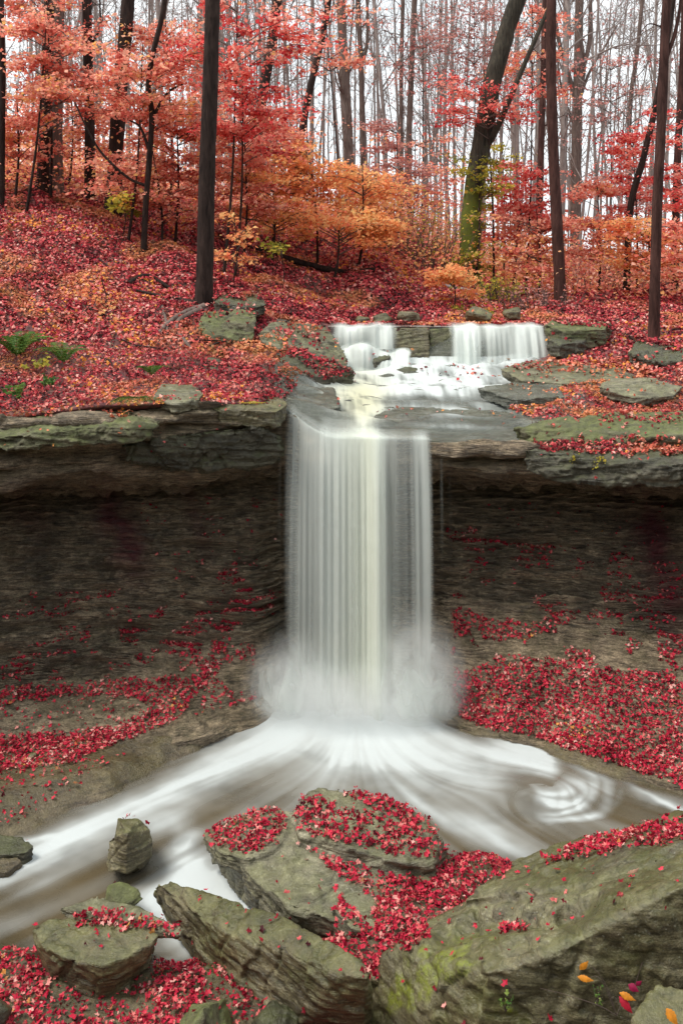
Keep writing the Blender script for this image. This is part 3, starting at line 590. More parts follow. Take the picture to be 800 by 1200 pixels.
qx, qy = (px-648), (py-922)*1.9; qr = np.sqrt(qx**2+qy**2)+1; qt = np.arctan2(qy, qx)
spi = 0
for r0_, w_, a0_, aw_, k_ in ((22, 8, 1.2, 1.8, .7), (38, 8, .8, 1.5, .95), (54, 7, .45, 1.3, 1.), (69, 8, .7, 1.2, .95), (84, 6, .95, .9, .5)):
    r1_ = r0_*(1+.10*np.sin(qt*2+r0_)+.07*(qt-a0_)); da = np.abs((qt-a0_+math.pi) % (2*math.pi)-math.pi); spi = np.maximum(spi, k_*np.exp(-((qr-r1_)/w_)**2)*(1-sstep(aw_*.35, aw_*1.5, da)))
spi = (spi+.38*np.exp(-(qr/74)**4)*sstep(-1.2, .3, np.cos(qt-.9))).reshape(X.shape)
foam = np.clip(foam, 0, 1)*(1-.75*np.exp(-(qr/70)**4).reshape(X.shape)*(1-sstep(.35, .85, f0))); foam = np.maximum(foam, spi*(.72+.18*L1))
foam = np.clip(foam, 0, 1)*(1-dark*.85); foam = np.maximum(foam, sstep(.72, 1.05, f0)*.97); foam = np.clip(foam, 0, 1)
dep = Zw-bed(X, Y_); body = np.clip(.35+dep*3.2, 0, .93); body = np.clip(np.maximum(body, foam*1.25), 0, 1)*sstep(-.01, .03, dep)
Zw2 = Zw+.30*np.exp(-np.abs((X-.15)/1.35)**2.5-((Y_-15.45)/.75)**2)+.006*L2
pme = mesh_np('stream', np.stack([X, Y_, Zw2], -1).reshape(-1, 3), grid_faces(*X.shape), attrs={'foam': foam, 'body': body, 'tannin': np.zeros(X.size)})
po = obj('stream', pme, M_pool); po['kind'] = 'structure'

# thin water on the shelf
us = np.arange(335, 668, 1.5); NVs = 150
lps = np.interp(us, PXU, lp); lYs = np.interp(us, PXU, lY); T = np.linspace(0, 1, NVs)
Ys = (lYs[:, None]+.0)+(21.0-lYs[:, None])*T[None, :]; Xs = (us[:, None]-400)/F*Ys
def usamp(Xq, Yq):                      # height of the ground above the cliff, by ray
    return np.array([[gz(x, y) for x, y in zip(a_, b_)] for a_, b_ in zip(Xq, Yq)])
Zs = np.zeros_like(Xs)
for i in range(len(us)):
    for j in range(NVs):
        h = BVF.ray_cast(Vector((Xs[i, j], max(Ys[i, j], lYs[i]+.06), 30)), Vector((0, 0, -1))); Zs[i, j] = h[0].z if h[0] else np.nan
Zs = np.where(np.isnan(Zs), np.nanmean(Zs), Zs); Zfl = gsm(gsm(Zs, 3, 0), 3, 1)
Zs = np.maximum(Zs, Zfl-.01)*.5+Zfl*.5+.018
P = np.stack([Xs, Ys, Zs], -1).reshape(-1, 3); px, py = proj(P)
st = noise(Xs*9, Ys*.8, 0)+.6*noise(Xs*21, Ys*1.2, 3); st2 = fbm(Xs*2+.5*Ys, Ys*1.2, 3, 4)
f0 = blobs(px, py, [(440,432,70,14,0,1.), (400,426,30,14,10,.8), (560,420,90,12,-6,1.), (600,408,50,10,-8,.9), (500,428,80,12,0,.95), (470,447,90,12,4,.75), (412,456,40,16,0,.5), (428,490,20,60,0,.75), (395,470,14,30,0,.4), (365,478,20,30,0,.12), (560,440,90,8,-8,.35), (620,434,40,5,0,.3), (500,458,110,9,2,.6), (560,448,80,8,-4,.65), (470,482,60,8,4,.45), (540,480,90,7,3,.4), (600,470,40,5,-6,.4), (540,500,60,4,2,.3)]).reshape(Xs.shape)
foam = np.clip(f0*(1+.3*st+.7*st2)-.04, 0, 1)
edgeX = sstep(335, 350, us)[:, None]*(1-sstep(-20, 20, us[:, None]-(640-60*sstep(17, 19.5, Ys)*0)))*1.
edgeX = sstep(335, 352, us)[:, None]*(1-sstep(600, 650, us[:, None]+8*fbm(Xs, Ys*2, 0, 3)+25*sstep(19, 16, Ys)))
rocky = sstep(.1, .5, fbm(Xs*.9+3, Ys*1.6, 7, 4))*(1-f0)
body = np.clip(.22+foam*1.1-.16*rocky, 0, 1)*edgeX
tan = blobs(px, py, [(425,470,30,34,0,.9), (390,462,30,14,0,.4)])
sme = mesh_np('shelf_stream', P, grid_faces(*Xs.shape), attrs={'foam': foam, 'body': body, 'tannin': tan})
so = obj('shelf_stream', sme, M_film); so['kind'] = 'structure'

# a falling sheet: path in (out,drop) below the lip, width along px; density streaks hang straight down
def veil(name, p0, p1, dens, ytop, Ytop, Ybot, zbot, seed, over=.35, streak=1., wob=.10, fade=None, nx=None, parent=None, m=None, zt=None, tann=None, oal=.15, bot=.0):
    nx = nx or int((p1-p0)*1.6); nz = 90; U = np.linspace(p0, p1, nx); W = np.linspace(0, 1, nz)
    yt = np.array([ytop(u) for u in U]); YT = np.array([Ytop(u) for u in U])
    Xc = (U-400)/F*YT; zl = HC-(yt-HY)/F*YT+.03
    wv = wob*noise(U*.06+seed, seed, 0)+.5*wob*noise(U*.17, seed, 3)
    V = np.zeros((nx, nz, 3))
    k = int(nz*.16); t1 = np.linspace(0, 1, k); t2 = np.linspace(0, 1, nz-k+1)[1:]
    for i in range(nx):
        Yc = np.concatenate([YT[i]+over*(1-t1), YT[i]-(YT[i]-Ybot)*(1-(1-t2)**2.0)*.8-(YT[i]-Ybot)*.2*t2]); zc = np.concatenate([zl[i]+over*.30*(1-t1)**1.3, zl[i]+(zbot-zl[i])*t2**1.15])
        Yc[k:] += wv[i]*np.minimum(1, t2*4); V[i, :, 1] = Yc; V[i, :, 2] = zc; V[i, :, 0] = Xc[i]*(1+.02*t2[-1])
    UU = np.broadcast_to(U[:, None], (nx, nz)); WW = np.concatenate([-.15*(1-t1), t2])[None, :]*np.ones((nx, 1))
    UU = UU+3.5*noise(UU*.03, WW*1.1, seed+2); s = 1.1*noise(UU*.045+seed*3, WW*.5, seed)+.5*noise(UU*.11, WW*.5+seed, 2)+.17*noise(UU*.36, WW*.7, seed+4)
    D = np.array([dens(u) for u in U])[:, None]
    s = s*(1+.35*noise(UU*.035, WW*.3, seed+8)); al = D*(1+.42*streak*s)
    e = np.minimum(U-p0, p1-U)[:, None]; al = al*sstep(0, 11, e+4*noise(UU*.2, WW*1.5, seed))
    al = al*np.where(WW < 0, np.clip(1+WW/.15*(1-oal), 0, 1), 1)*(1-.18*WW)*(1-bot*sstep(.80, 1., WW+.05*s))
    if fade: al = al*fade(UU, WW)
    foam = np.clip(.74+.26*s*streak, 0, 1)
    tn = np.zeros_like(al) if tann is None else np.clip(np.array([tann(u) for u in U])[:, None]*(1+.2*s), 0, 1)
    me = mesh_np(name, V.reshape(-1, 3), grid_faces(nx, nz), attrs={'foam': foam, 'body': np.clip(al, 0, .95), 'tannin': tn})
    return obj(name, me, m or M_fall, parent)
lipy = lambda u: float(np.interp(u, PXU, lp)); lipY = lambda u: float(np.interp(u, PXU, lY))
def dmain(u): return float(np.interp(u, [335,345,360,375,390,400,412,425,440,449,456,466,478,484,492,500,506], [.12,.28,.36,.44,.54,.60,.72,.84,.82,.64,.36,.24,.26,.44,.58,.42,.08]))
wf = obj('waterfall', mesh_np('waterfall', np.array([[0,0,0],[.01,0,0],[0,.01,0.]])+np.array([0, 16.9, 3.0]), np.array([[0,1,2]])), M_fall); 
bpy.data.objects.remove(wf)
wf = veil('waterfall', 335, 506, dmain, lipy, lipY, 15.1, .12, 1, tann=lambda u: .32*math.exp(-((u-425)/24)**2), bot=.2); wf['kind'] = 'structure'
veil('water_curtain', 338, 503, lambda u: dmain(u)*.34, lipy, lambda u: lipY(u)+.0, 15.35, .05, 5, over=.12, streak=1.9, wob=.16, parent=wf, bot=.25)
veil('water_curtain', 372, 452, lambda u: .42, lipy, lambda u: lipY(u)-.05, 14.95, .05, 9, over=.7, bot=.25, streak=1.3, wob=.12, parent=wf, tann=lambda u: .35*math.exp(-((u-422)/26)**2))
for (u0, u1, dd) in ((512, 518, .22), (522, 527, .18), (327, 335, .12)):
    veil('water_strand', u0, u1, lambda u: dd, lipy, lambda u: lipY(u)-.03, 15.5, .5, int(u0), over=.0, streak=.8, wob=.02, nx=12, parent=wf, fade=lambda U, W: (1-sstep(.2, .75, W)))
# upper cascades
cs = veil('upper_cascade', 385, 466, lambda u: float(np.interp(u, [385,400,415,455,466], [.3,.8,.9,.85,.1])), lambda u: 384.2+1.3*math.sin(u*.11)+.8*math.sin(u*.31), lambda u: 21.15+.12*math.sin(u*.07), 20.9, 5.72, 11, over=.25, streak=1.6); cs['kind'] = 'structure'
veil('water_curtain', 386, 482, lambda u: .85, lambda u: 407+2*math.sin(u*.13)+(.16*(u-430) if u > 430 else 0), lambda u: 20.9+.12*math.sin(u*.1), 20.45, 5.2, 13, over=.3, streak=1.7, parent=cs)
cs2 = veil('upper_cascade', 520, 640, lambda u: float(np.interp(u, [520,530,545,600,612,630,640], [.3,.6,.9,.9,.7,.85,.5])), lambda u: 384.2+1.2*math.sin(u*.09)+.8*math.sin(u*.27+1), lambda u: 21.2+.15*math.sin(u*.06+2), 20.8, 5.25, 15, over=.25, streak=1.9); cs2['kind'] = 'structure'
veil('water_curtain', 522, 560, lambda u: .7, lambda u: 387, lambda u: 21.1, 20.75, 5.2, 17, over=.3, streak=1.4, parent=cs2)
# brook above the cascades
us = np.arange(384, 645, 2.); Yv = np.linspace(21.35, 25.5, 40); Xs = (us[:, None]-400)/F*Yv[None, :]; Ys = np.broadcast_to(Yv, Xs.shape)
Zs = np.full(Xs.shape, HC-(383.5-HY)/F*21.15+.0)
fo = np.clip(.15+.4*fbm(Xs*3, Ys, 0, 3), 0, 1)
o = obj('brook', mesh_np('brook', np.stack([Xs, Ys, Zs], -1).reshape(-1, 3), grid_faces(*Xs.shape), attrs={'foam': fo, 'body': np.full(Xs.size, .85), 'tannin': np.zeros(Xs.size)}), M_film); o['kind'] = 'structure'

# spray: thin billowing veils of droplets at the foot of the fall
def spray(c, r, dens, seed, shells=4):
    Vs = []; Fs = []; bd = []; n0 = 0; nu, nv = 90, 70
    for k in range(shells):
        q_ = 1-.17*k; th = np.linspace(math.pi*.98, math.pi*2.02, nu)[:, None]; ph = np.linspace(0, 1, nv)[None, :]
        X_ = np.cos(th)*np.sqrt(np.clip(1-ph**2*.92, 0, 1)); Yy = np.sin(th)*np.sqrt(np.clip(1-ph**2*.92, 0, 1)); Zz = ph+0*th
        nz_ = fbm(X_*1.3+seed+k*3, Yy*1.3, Zz*1.3, 2)
        rr_ = q_*(1+.22*nz_); V = np.stack([c[0]+X_*r[0]*rr_, c[1]+Yy*r[1]*rr_, c[2]+Zz*r[2]*rr_], -1)
        wx = X_*3+1.2*nz_; wz = Zz*3+1.5*fbm(X_*2, Yy*2, Zz*2+seed+k, 3)
        t = fbm(wx*.8+seed*2+k, wz*.8, Zz*.5+k, 3, .5)
        al = dens*sstep(-.9, .9, t+.5*(1-Zz)-.25)*(1-sstep(.15, 1, Zz))*(.45+.55*sstep(0, .15, Zz))*sstep(0, .25, (th-math.pi*.98)/math.pi)*sstep(0, .25, (math.pi*2.02-th)/math.pi)
        Vs.append(V.reshape(-1, 3)); Fs.append(grid_faces(nu, nv)+n0); n0 += nu*nv; bd.append(al.ravel())
    V = np.concatenate(Vs); me = mesh_np('spray', V, np.concatenate(Fs), attrs={'foam': np.ones(len(V))*.9, 'body': np.clip(np.concatenate(bd), 0, .8), 'tannin': np.zeros(len(V))})
    o = obj('spray', me, M_fall); o['kind'] = 'stuff'; o['label'] = 'white spray at the foot of the waterfall'
spray((-.75, 15.5, .1), (.72, .5, 1.5), .46, 1, 4)
spray((1.15, 15.35, .1), (.82, .55, 1.9), .44, 2, 4)
def mist(c, r, dens, seed):
    m, nt, out = mat('droplet_mist'); L = nt.links
    tc = N(nt, 'TexCoord'); mp = N(nt, 'Mapping'); mp.inputs['Scale'].default_value = (1/r[0], 1/r[1], 1/r[2]); L.new(tc.outputs['Object'], mp.inputs[0])
    gr = N(nt, 'TexGradient', gradient_type='SPHERICAL'); L.new(mp.outputs[0], gr.inputs[0]); mo = N(nt, 'Mapping'); mo.inputs['Scale'].default_value = (1, 1, .6); mo.inputs['Location'].default_value = (seed, seed*2, 0); L.new(tc.outputs['Object'], mo.inputs[0])
    n = ntex(nt, mo.outputs[0], 2.4, 3, .55, .9)
    k = math_(nt, 'MULTIPLY', math_(nt, 'POWER', gr.outputs['Fac'], 1.3), ramp(nt, n, [(.30, .15), (.62, 1.)]))
    pv = N(nt, 'VolumePrincipled'); pv.inputs['Color'].default_value = (.99, 1, 1, 1); L.new(math_(nt, 'MULTIPLY', k, dens), pv.inputs['Density'])
    L.new(pv.outputs[0], out.inputs['Volume'])
    bm = bmesh.new(); bmesh.ops.create_icosphere(bm, subdivisions=2, radius=1.0); bmesh.ops.scale(bm, vec=Vector(r)*1.02, verts=bm.verts)
    me = bpy.data.meshes.new('mist'); bm.to_mesh(me); bm.free(); o = obj('mist', me, m); o.location = c; o['kind'] = 'stuff'; o['label'] = 'soft white mist at the foot of the waterfall'
mist((-.75, 15.25, .45), (.95, .6, 1.1), 3.6, 1)
mist((1.15, 15.15, .55), (1.0, .6, 1.4), 3.6, 2)
mist((.2, 14.95, .35), (1.7, .6, .8), 4.5, 3)

# ------------------------------------------------------------------ leaves
SHP = {}
def maple(l=5):
    pts = [(0, -.45)]
    for ang, rr in ((-62, .62), (-42, .30), (-22, .92), (0, .0)): pass
    L = [(215, .55), (195, .30), (160, .80), (135, .36), (90, 1.0), (45, .36), (20, .80), (-15, .30), (-35, .55), (-90, .22)]
    return np.array([(math.cos(math.radians(t))*r, math.sin(math.radians(t))*r) for t, r in L])
SHP['near'] = maple(); SHP['mid'] = np.array([(-.75, -.35), (-.35, .1), (-.7, .55), (0, 1.), (.3, .35), (.85, .4), (.4, -.15), (.5, -.6)])*.9
SHP['far'] = np.array([(-.8, -.1), (-.1, .9), (.8, .25), (.2, -.75)])
def leaves(name, Pn, Nn, size, shape, m, tilt=.5, parent=None, lift=.3, rnd=None, seed=3, yaw=None):
    rr = np.random.default_rng(seed); n = len(Pn); S_ = SHP[shape]; k = len(S_)
    Nn = Nn+rr.normal(size=(n, 3))*tilt; Nn /= np.linalg.norm(Nn, axis=1)[:, None]
    t = rr.normal(size=(n, 3)); t -= (t*Nn).sum(1)[:, None]*Nn; t /= np.linalg.norm(t, axis=1)[:, None]; b_ = np.cross(Nn, t)
    sz = size*rr.uniform(.45, 1.4, n) if np.isscalar(size) else size*rr.uniform(.65, 1.2, n)
    asp = rr.uniform(.65, 1.05, n); curl = rr.uniform(-.25, .55, n)
    u = S_[None, :, 0]*(sz*asp)[:, None]; v = S_[None, :, 1]*sz[:, None]; h = (curl[:, None]*(1.3*S_[None, :, 0]**2+.4*S_[None, :, 1]**2)+rr.normal(size=(n, k))*.10)*sz[:, None]
    V = Pn[:, None, :]+u[..., None]*t[:, None, :]+v[..., None]*b_[:, None, :]+(h+lift*sz[:, None])[..., None]*Nn[:, None, :]
    Fc = np.arange(n*k).reshape(n, k); me = mesh_np(name, V.reshape(-1, 3), Fc, False, fattrs={'rnd': rr.random(n) if rnd is None else rnd})
    return obj(name, me, m, parent) if parent is None else part(name, me, m, parent)
def sample(V, T, per_m2, mask=None, seed=1, minz=None, boost=None):
    rr = np.random.default_rng(seed); a_, b_, c_ = V[T[:, 0]], V[T[:, 1]], V[T[:, 2]]
    cr = np.cross(b_-a_, c_-a_); ar = .5*np.linalg.norm(cr, axis=1); nn = cr/np.maximum(2*ar, 1e-12)[:, None]
    w = ar*(1 if boost is None else boost((a_+b_+c_)/3)); n = int(w.sum()*per_m2); cs_ = np.cumsum(w); idx = np.searchsorted(cs_, rr.random(n)*cs_[-1]); idx = np.clip(idx, 0, len(T)-1)
    r1 = np.sqrt(rr.random(n))[:, None]; r2 = rr.random(n)[:, None]
    p = a_[idx]*(1-r1)+b_[idx]*r1*(1-r2)+c_[idx]*r1*r2; q = nn[idx]; q = q*np.sign(q[:, 2:3]+1e-9) if minz is None else q
    if mask is not None:
        k = mask(p, q) > rr.random(n); p, q = p[k], q[k]
    return p, q
def tri(Gd):
    f = grid_faces(*Gd.shape[:2]); return Gd.reshape(-1, 3), np.concatenate([f[:, :3], f[:, [0, 2, 3]]])
def inpoly(x, y, poly):
    c_ = np.zeros(len(x), bool); n = len(poly)
    for i in range(n):
        x1, y1 = poly[i]; x2, y2 = poly[i-1]
        k = ((y1 > y) != (y2 > y)) & (x < (x2-x1)*(y-y1)/((y2-y1) or 1e-9)+x1); c_ ^= k
    return c_
def polymask(L, wob=5, base=0):
    def f(p, q):
        px, py = proj(p); px = px+wob*fbm(p[:, 0]*2.5, p[:, 1]*2.5, p[:, 2]*2.5, 3); py = py+wob*.7*fbm(p[:, 0]*2.5+7, p[:, 1]*2.5, p[:, 2]*2.5, 3)
        o = np.full(len(px), float(base))
        for poly, w in L:
            k = inpoly(px, py, poly)
            if w < 0:      # patchy
                o = np.where(k, np.maximum(o, -w*sstep(.02, .22, fbm(p[:, 0]*1.8, p[:, 1]*1.8, p[:, 2]*2.6, 4))), o)
            else: o = np.where(k, w, o)
        return o
    return f
LOW = [([(-450,830),(-150,806),(0,806),(120,800),(230,790),(250,755),(262,718),(288,682),(298,700),(270,750),(255,790),(210,842),(110,885),(60,908),(-150,915),(-450,980)], .9),
       ([(-150,826),(0,826),(110,815),(185,828),(130,855),(0,862),(-150,866)], .08),
       ([(60,790),(180,720),(275,660),(292,690),(240,790),(150,803),(0,803),(0,770)], -.85), ([(200,740),(330,690),(300,820),(200,850)], -.35), ([(0,700),(150,690),(200,770),(0,798)], -.3),
       ([(-150,905),(0,905),(150,885),(60,940),(0,985),(-150,1000)], .10),
       ([(532,790),(600,768),(700,778),(800,796),(960,830),(1400,900),(1400,1120),(960,965),(800,924),(740,902),(640,868),(560,850),(535,838)], .95),
       ([(528,690),(565,670),(640,680),(700,730),(800,740),(960,760),(1400,820),(1400,900),(960,835),(800,800),(532,792)], -.9), ([(520,620),(700,630),(800,660),(900,760),(560,700)], -.45), ([(560,570),(800,580),(800,660),(560,630)], .012), ([(150,560),(330,560),(330,660),(200,690)], -.06)]
tp, tn_ = [], []
p, q = sample(*tri(CLIFF[:, :-40]), 950, lambda p, q: polymask(LOW)(p, q)*np.clip(.35+1.2*q[:, 2], 0, 1), 11, boost=lambda c: ((c[:, 2] < 3.2) & (np.abs(c[:, 0]) < 8)).astype(float)); tp.append(p); tn_.append(q)
FG = [([(425,1035),(480,1020),(560,1005),(610,1015),(560,1070),(445,1100)], .95), ([(-60,1122),(55,1112),(180,1100),(260,1100),(330,1160),(420,1190),(440,1240),(-60,1240)], .75), ([(-60,1122),(55,1112),(62,1150),(100,1188),(100,1240),(-60,1240)], .9), ([(183,1112),(196,1078),(240,1098),(262,1140),(300,1180),(318,1230),(110,1230),(140,1190),(178,1150)], .95),
      ([(320,1055),(400,1085),(460,1092),(520,1070),(560,1040),(600,1018),(600,1030),(520,1085),(445,1150),(400,1125),(330,1085)], .97),
      ([(500,1010),(540,990),(590,1005),(600,1020),(560,1040),(520,1050)], .8), ([(300,1010),(345,1062),(330,1072),(290,1040)], .3), ([(60,1120),(180,1100),(180,1190),(60,1200)], .35), ([(240,1130),(330,1200),(330,1230),(240,1200)], .3)]
p, q = sample(*tri(BED), 1250, lambda p, q: np.maximum(polymask(LOW+FG)(p, q), .0)*(p[:, 2] > water_z(p[:, 0], p[:, 1])-.01), 12, boost=lambda c: ((c[:, 1] > 7) & (np.abs(c[:, 0]) < 7)).astype(float)); tp.append(p); tn_.append(q)
ROCKL = [([(238,985),(262,965),(320,943),(338,965),(326,990),(290,1003)], .93),
  ([(340,962),(350,935),(372,930),(400,945),(470,962),(520,985),(505,1006),(440,996),(385,985),(352,972)], .85), ([(393,924),(440,926),(500,955),(524,976),(500,982),(440,952)], .95),
  ([(345,983),(385,1000),(480,1030),(520,1030),(560,1018),(592,1008),(602,1020),(560,1052),(520,1085),(440,1150),(400,1122),(390,1045),(440,1090),(470,1078),(390,1020)], .95), ([(500,1000),(525,985),(590,1005),(560,1030),(520,1030)], .9),
  ([(78,1066),(150,1068),(216,1088),(212,1099),(150,1090),(85,1084)], .93), ([(700,983),(800,958),(960,915),(960,950),(800,984),(740,998),(705,1002),(640,1012),(655,998)], .9), ([(60,1090),(180,1095),(120,1125)], .03), ([(200,1045),(430,1120),(420,1150),(230,1070)], .02),
  ([(480,1080),(600,1020),(800,985),(820,1030),(700,1085),(572,1138),(520,1100)], .022), ([(580,1080),(612,1078),(618,1092),(590,1096)], .6), ([(440,1110),(560,1140),(480,1200)], .012), ([(295,395),(345,378),(380,385),(375,405),(320,402)], .15),
  ([(325,400),(400,430),(420,440),(380,445),(335,415)], .6), ([(240,420),(280,425),(270,440)], .2), ([(585,425),(760,418),(760,436),(640,440)], .15), ([(700,440),(800,440),(800,455)], .05),
  ([(612,520),(900,505),(900,530),(700,533),(640,530)], .85), ([(700,485),(900,470),(900,500),(700,495)], .25), ([(640,372),(720,370),(725,384),(680,383)], .3), ([(735,392),(840,392),(830,410),(760,408)], .5), ([(-40,470),(180,470),(150,488),(-40,492)], .5), ([(232,452),(330,455),(325,468),(240,470)], .4), ([(245,340),(315,340),(312,350),(250,350)], .35), ([(225,358),(300,358),(300,372),(235,372)], .12)]
rv = np.concatenate([v for v, t in LEAF_SURF]); off = np.cumsum([0]+[len(v) for v, t in LEAF_SURF][:-1]); rt = np.concatenate([t+o_ for (v, t), o_ in zip(LEAF_SURF, off)])
p, q = sample(rv, rt, 1150, lambda p, q: polymask(ROCKL, 7, .012)(p, q)*sstep(.25, .6, q[:, 2])*(.62+.5*sstep(-.3, .1, fbm(p[:, 0]*4, p[:, 1]*4, p[:, 2]*4, 3))), 13, minz=1); 
near = p[:, 1] < 13
tp.append(p[near]); tn_.append(q[near]); upP, upQ = p[~near], q[~near]
p = np.concatenate(tp); q = np.concatenate(tn_); print('low leaves', len(p))
p = p+q*RNG.uniform(0, .05, len(p))[:, None]
rn = np.clip(RNG.random(len(p))*.8+.25*fbm(p[:, 0]*1.3, p[:, 1]*1.3, p[:, 2]*1.3, 3)+.08, 0, 1)
for k, shp, sz_, ml in ((np.arange(len(p)) % 5 < 2, 'near', .040, M_leafred), (np.arange(len(p)) % 5 >= 2, 'mid', .037, M_leafred)):
    o = leaves('leaf_litter', p[k], q[k], sz_, shp, ml, .55, rnd=rn[k], seed=int(sz_*1000)); o['kind'] = 'stuff'; o['label'] = 'fallen red leaves around the pool and rocks'
def upmask(p, q):
    px, py = proj(p); Y_ = p[:, 1]; lx = px+10*fbm(p[:, 0]*1.5, p[:, 1]*1.5, 0, 3)
    w = np.ones(len(p))
    sh = (lx > 325) & (Y_ < 21.6)
    w[sh] = 0
    right = [([(586,470),(612,458),(660,452),(800,436),(960,430),(960,520),(800,505),(700,500),(640,495),(600,482)], 1), ([(640,418),(660,400),(700,384),(960,360),(960,440),(760,444),(720,430),(660,433)], 1), ([(610,520),(900,505),(900,530),(700,533)], 1),
             ([(480,432),(640,418),(640,440),(520,450)], .03), ([(325,395),(400,425),(398,445),(330,440)], .8), ([(300,380),(400,375),(400,400),(330,400)], .6), ([(325,440),(345,440),(335,470),(322,470)], .7)]
    m_ = np.zeros(len(p))
    for poly, ww in right: m_ = np.where(inpoly(lx, py+4*noise(p[:, 0]*3, p[:, 1]*3, 1), poly), ww, m_)
    w = np.where(sh, m_, w)
    brook = (px > 375) & (px < 650) & (Y_ > 21) & (Y_ < 22.6+.5*fbm(p[:, 0]*.6, 3, 0, 3)); w[brook] = 0
    bare = sstep(.25, .6, fbm(p[:, 0]*.35, p[:, 1]*.35, 5, 4)); w = w*(1-.45*bare)
    return w
def bU(c):
    Y_ = c[:, 1]; px = 400+c[:, 0]/Y_*F; inn = ((px > -150) & (px < 1000)).astype(float); d_ = np.where(Y_ < 24, 1., np.maximum(.05, (24/Y_)**1.7)); return d_*(inn+.12*(1-inn)*(Y_ < 60))*(Y_ < 90)
p, q = sample(*tri(UPPER), 520, upmask, 14, boost=bU)
p = np.concatenate([p, upP]); q = np.concatenate([q, upQ]); print('upper leaves', len(p))
rn = np.clip(RNG.random(len(p))*.85+.32*fbm(p[:, 0]*.35, p[:, 1]*.35, p[:, 2]*.35, 2)+.32*fbm(p[:, 0]*1.4, p[:, 1]*1.4, p[:, 2]*1.4, 3)+.08, 0, 1)
p = p+q*RNG.uniform(0, .06, len(p))[:, None]
sz = np.where(p[:, 1] < 24, .046, .046*(p[:, 1]/24)**.8)
k = p[:, 1] < 19
o = leaves('leaf_litter', p[k], q[k], sz[k], 'mid', M_leafhill, .5, rnd=rn[k]); o['kind'] = 'stuff'; o['label'] = 'fallen leaves on the cliff top and hillside'
k = ~k
o = leaves('leaf_litter', p[k], q[k], sz[k]*1.15, 'far', M_leafhill, .55, rnd=rn[k]); o['kind'] = 'stuff'; o['label'] = 'fallen leaves on the forest floor'

# ------------------------------------------------------------------ trees
def wander(p0, d, L, n, wob, rr, up=.0):
    d = np.array(d, float); d /= np.linalg.norm(d); p = np.array(p0, float); out = [p.copy()]
    for i in range(n):
        d = d+rr.normal(size=3)*wob+np.array([0, 0, up]); d /= np.linalg.norm(d); p = p+d*L/n; out.append(p.copy())
    return np.array(out)
def trunk_tree(name, label, pts, Y, wpx, m, cat='tree', group=None, forks=(), rough=.10, sides=14, top=-420, flare=.5, ny=60, limbs=0, seed=1, spray_=None):
    # pts: (px,py) from base up; the stem goes on above the frame to its crown
    base = A(pts[0][0], pts[0][1], Y); g = gz(base[0], base[1])
    P3 = [A(x, y, Y) for x, y in pts]; P3[0] = (P3[0][0], Y, min(g, P3[0][2])-.25)
    d_ = np.array(P3[-1])-np.array(P3[-2]); d_ /= np.linalg.norm(d_); P3.append(tuple(np.array(P3[-1])+d_*6+np.array([0, 0, .5])))
    P3 = smooth_path(P3, ny); rr = np.random.default_rng(seed+500)
    h = (P3[:, 2]-P3[0, 2]); H = h[-1]; r0 = wpx/2/F*Y
    rad = r0*(1.06-.42*h/H); rad = rad*(1+flare*np.exp(-h/(r0*2.2)))
    T_ = Tubes(); T_.add(P3, rad, sides, rough, seed, lobes=.18*flare)
    root = empty(name, (P3[0][0], Y, g), label, cat, group)
    for f in forks:
        q3 = smooth_path([A(x, y, Y+(f[2] if len(f) > 2 else 0)*min(1, i_/2)) for i_, (x, y) in enumerate(f[0])], 24); T_.add(q3, np.linspace(f[1], f[1]*.45, 24)/2/F*Y, 10, rough, seed+3)
    part('trunk', T_.mesh('trunk'), m, root)
    if limbs:
        B_ = Tubes()
        for i in range(limbs):
            k = int(rr.uniform(.3, .97)*ny); an = rr.uniform(0, 6.28); L_ = rr.uniform(1.5, 4.5)*(1-.4*k/ny); q3 = wander(P3[k], (math.cos(an), math.sin(an)*.8, rr.uniform(.3, 1.2)), L_, 9, .16, rr, .03)
            B_.add(q3, np.linspace(rad[k]*.28, .008, 10), 5)
            for j in range(4):
                s_ = rr.integers(3, 9); B_.add(wander(q3[s_], q3[s_]-q3[s_-1]+rr.normal(size=3)*.25, L_*.4, 5, .2, rr), np.linspace(.018, .005, 6), 4)
        part('branches', B_.mesh('branches'), m, root)
    return root, P3
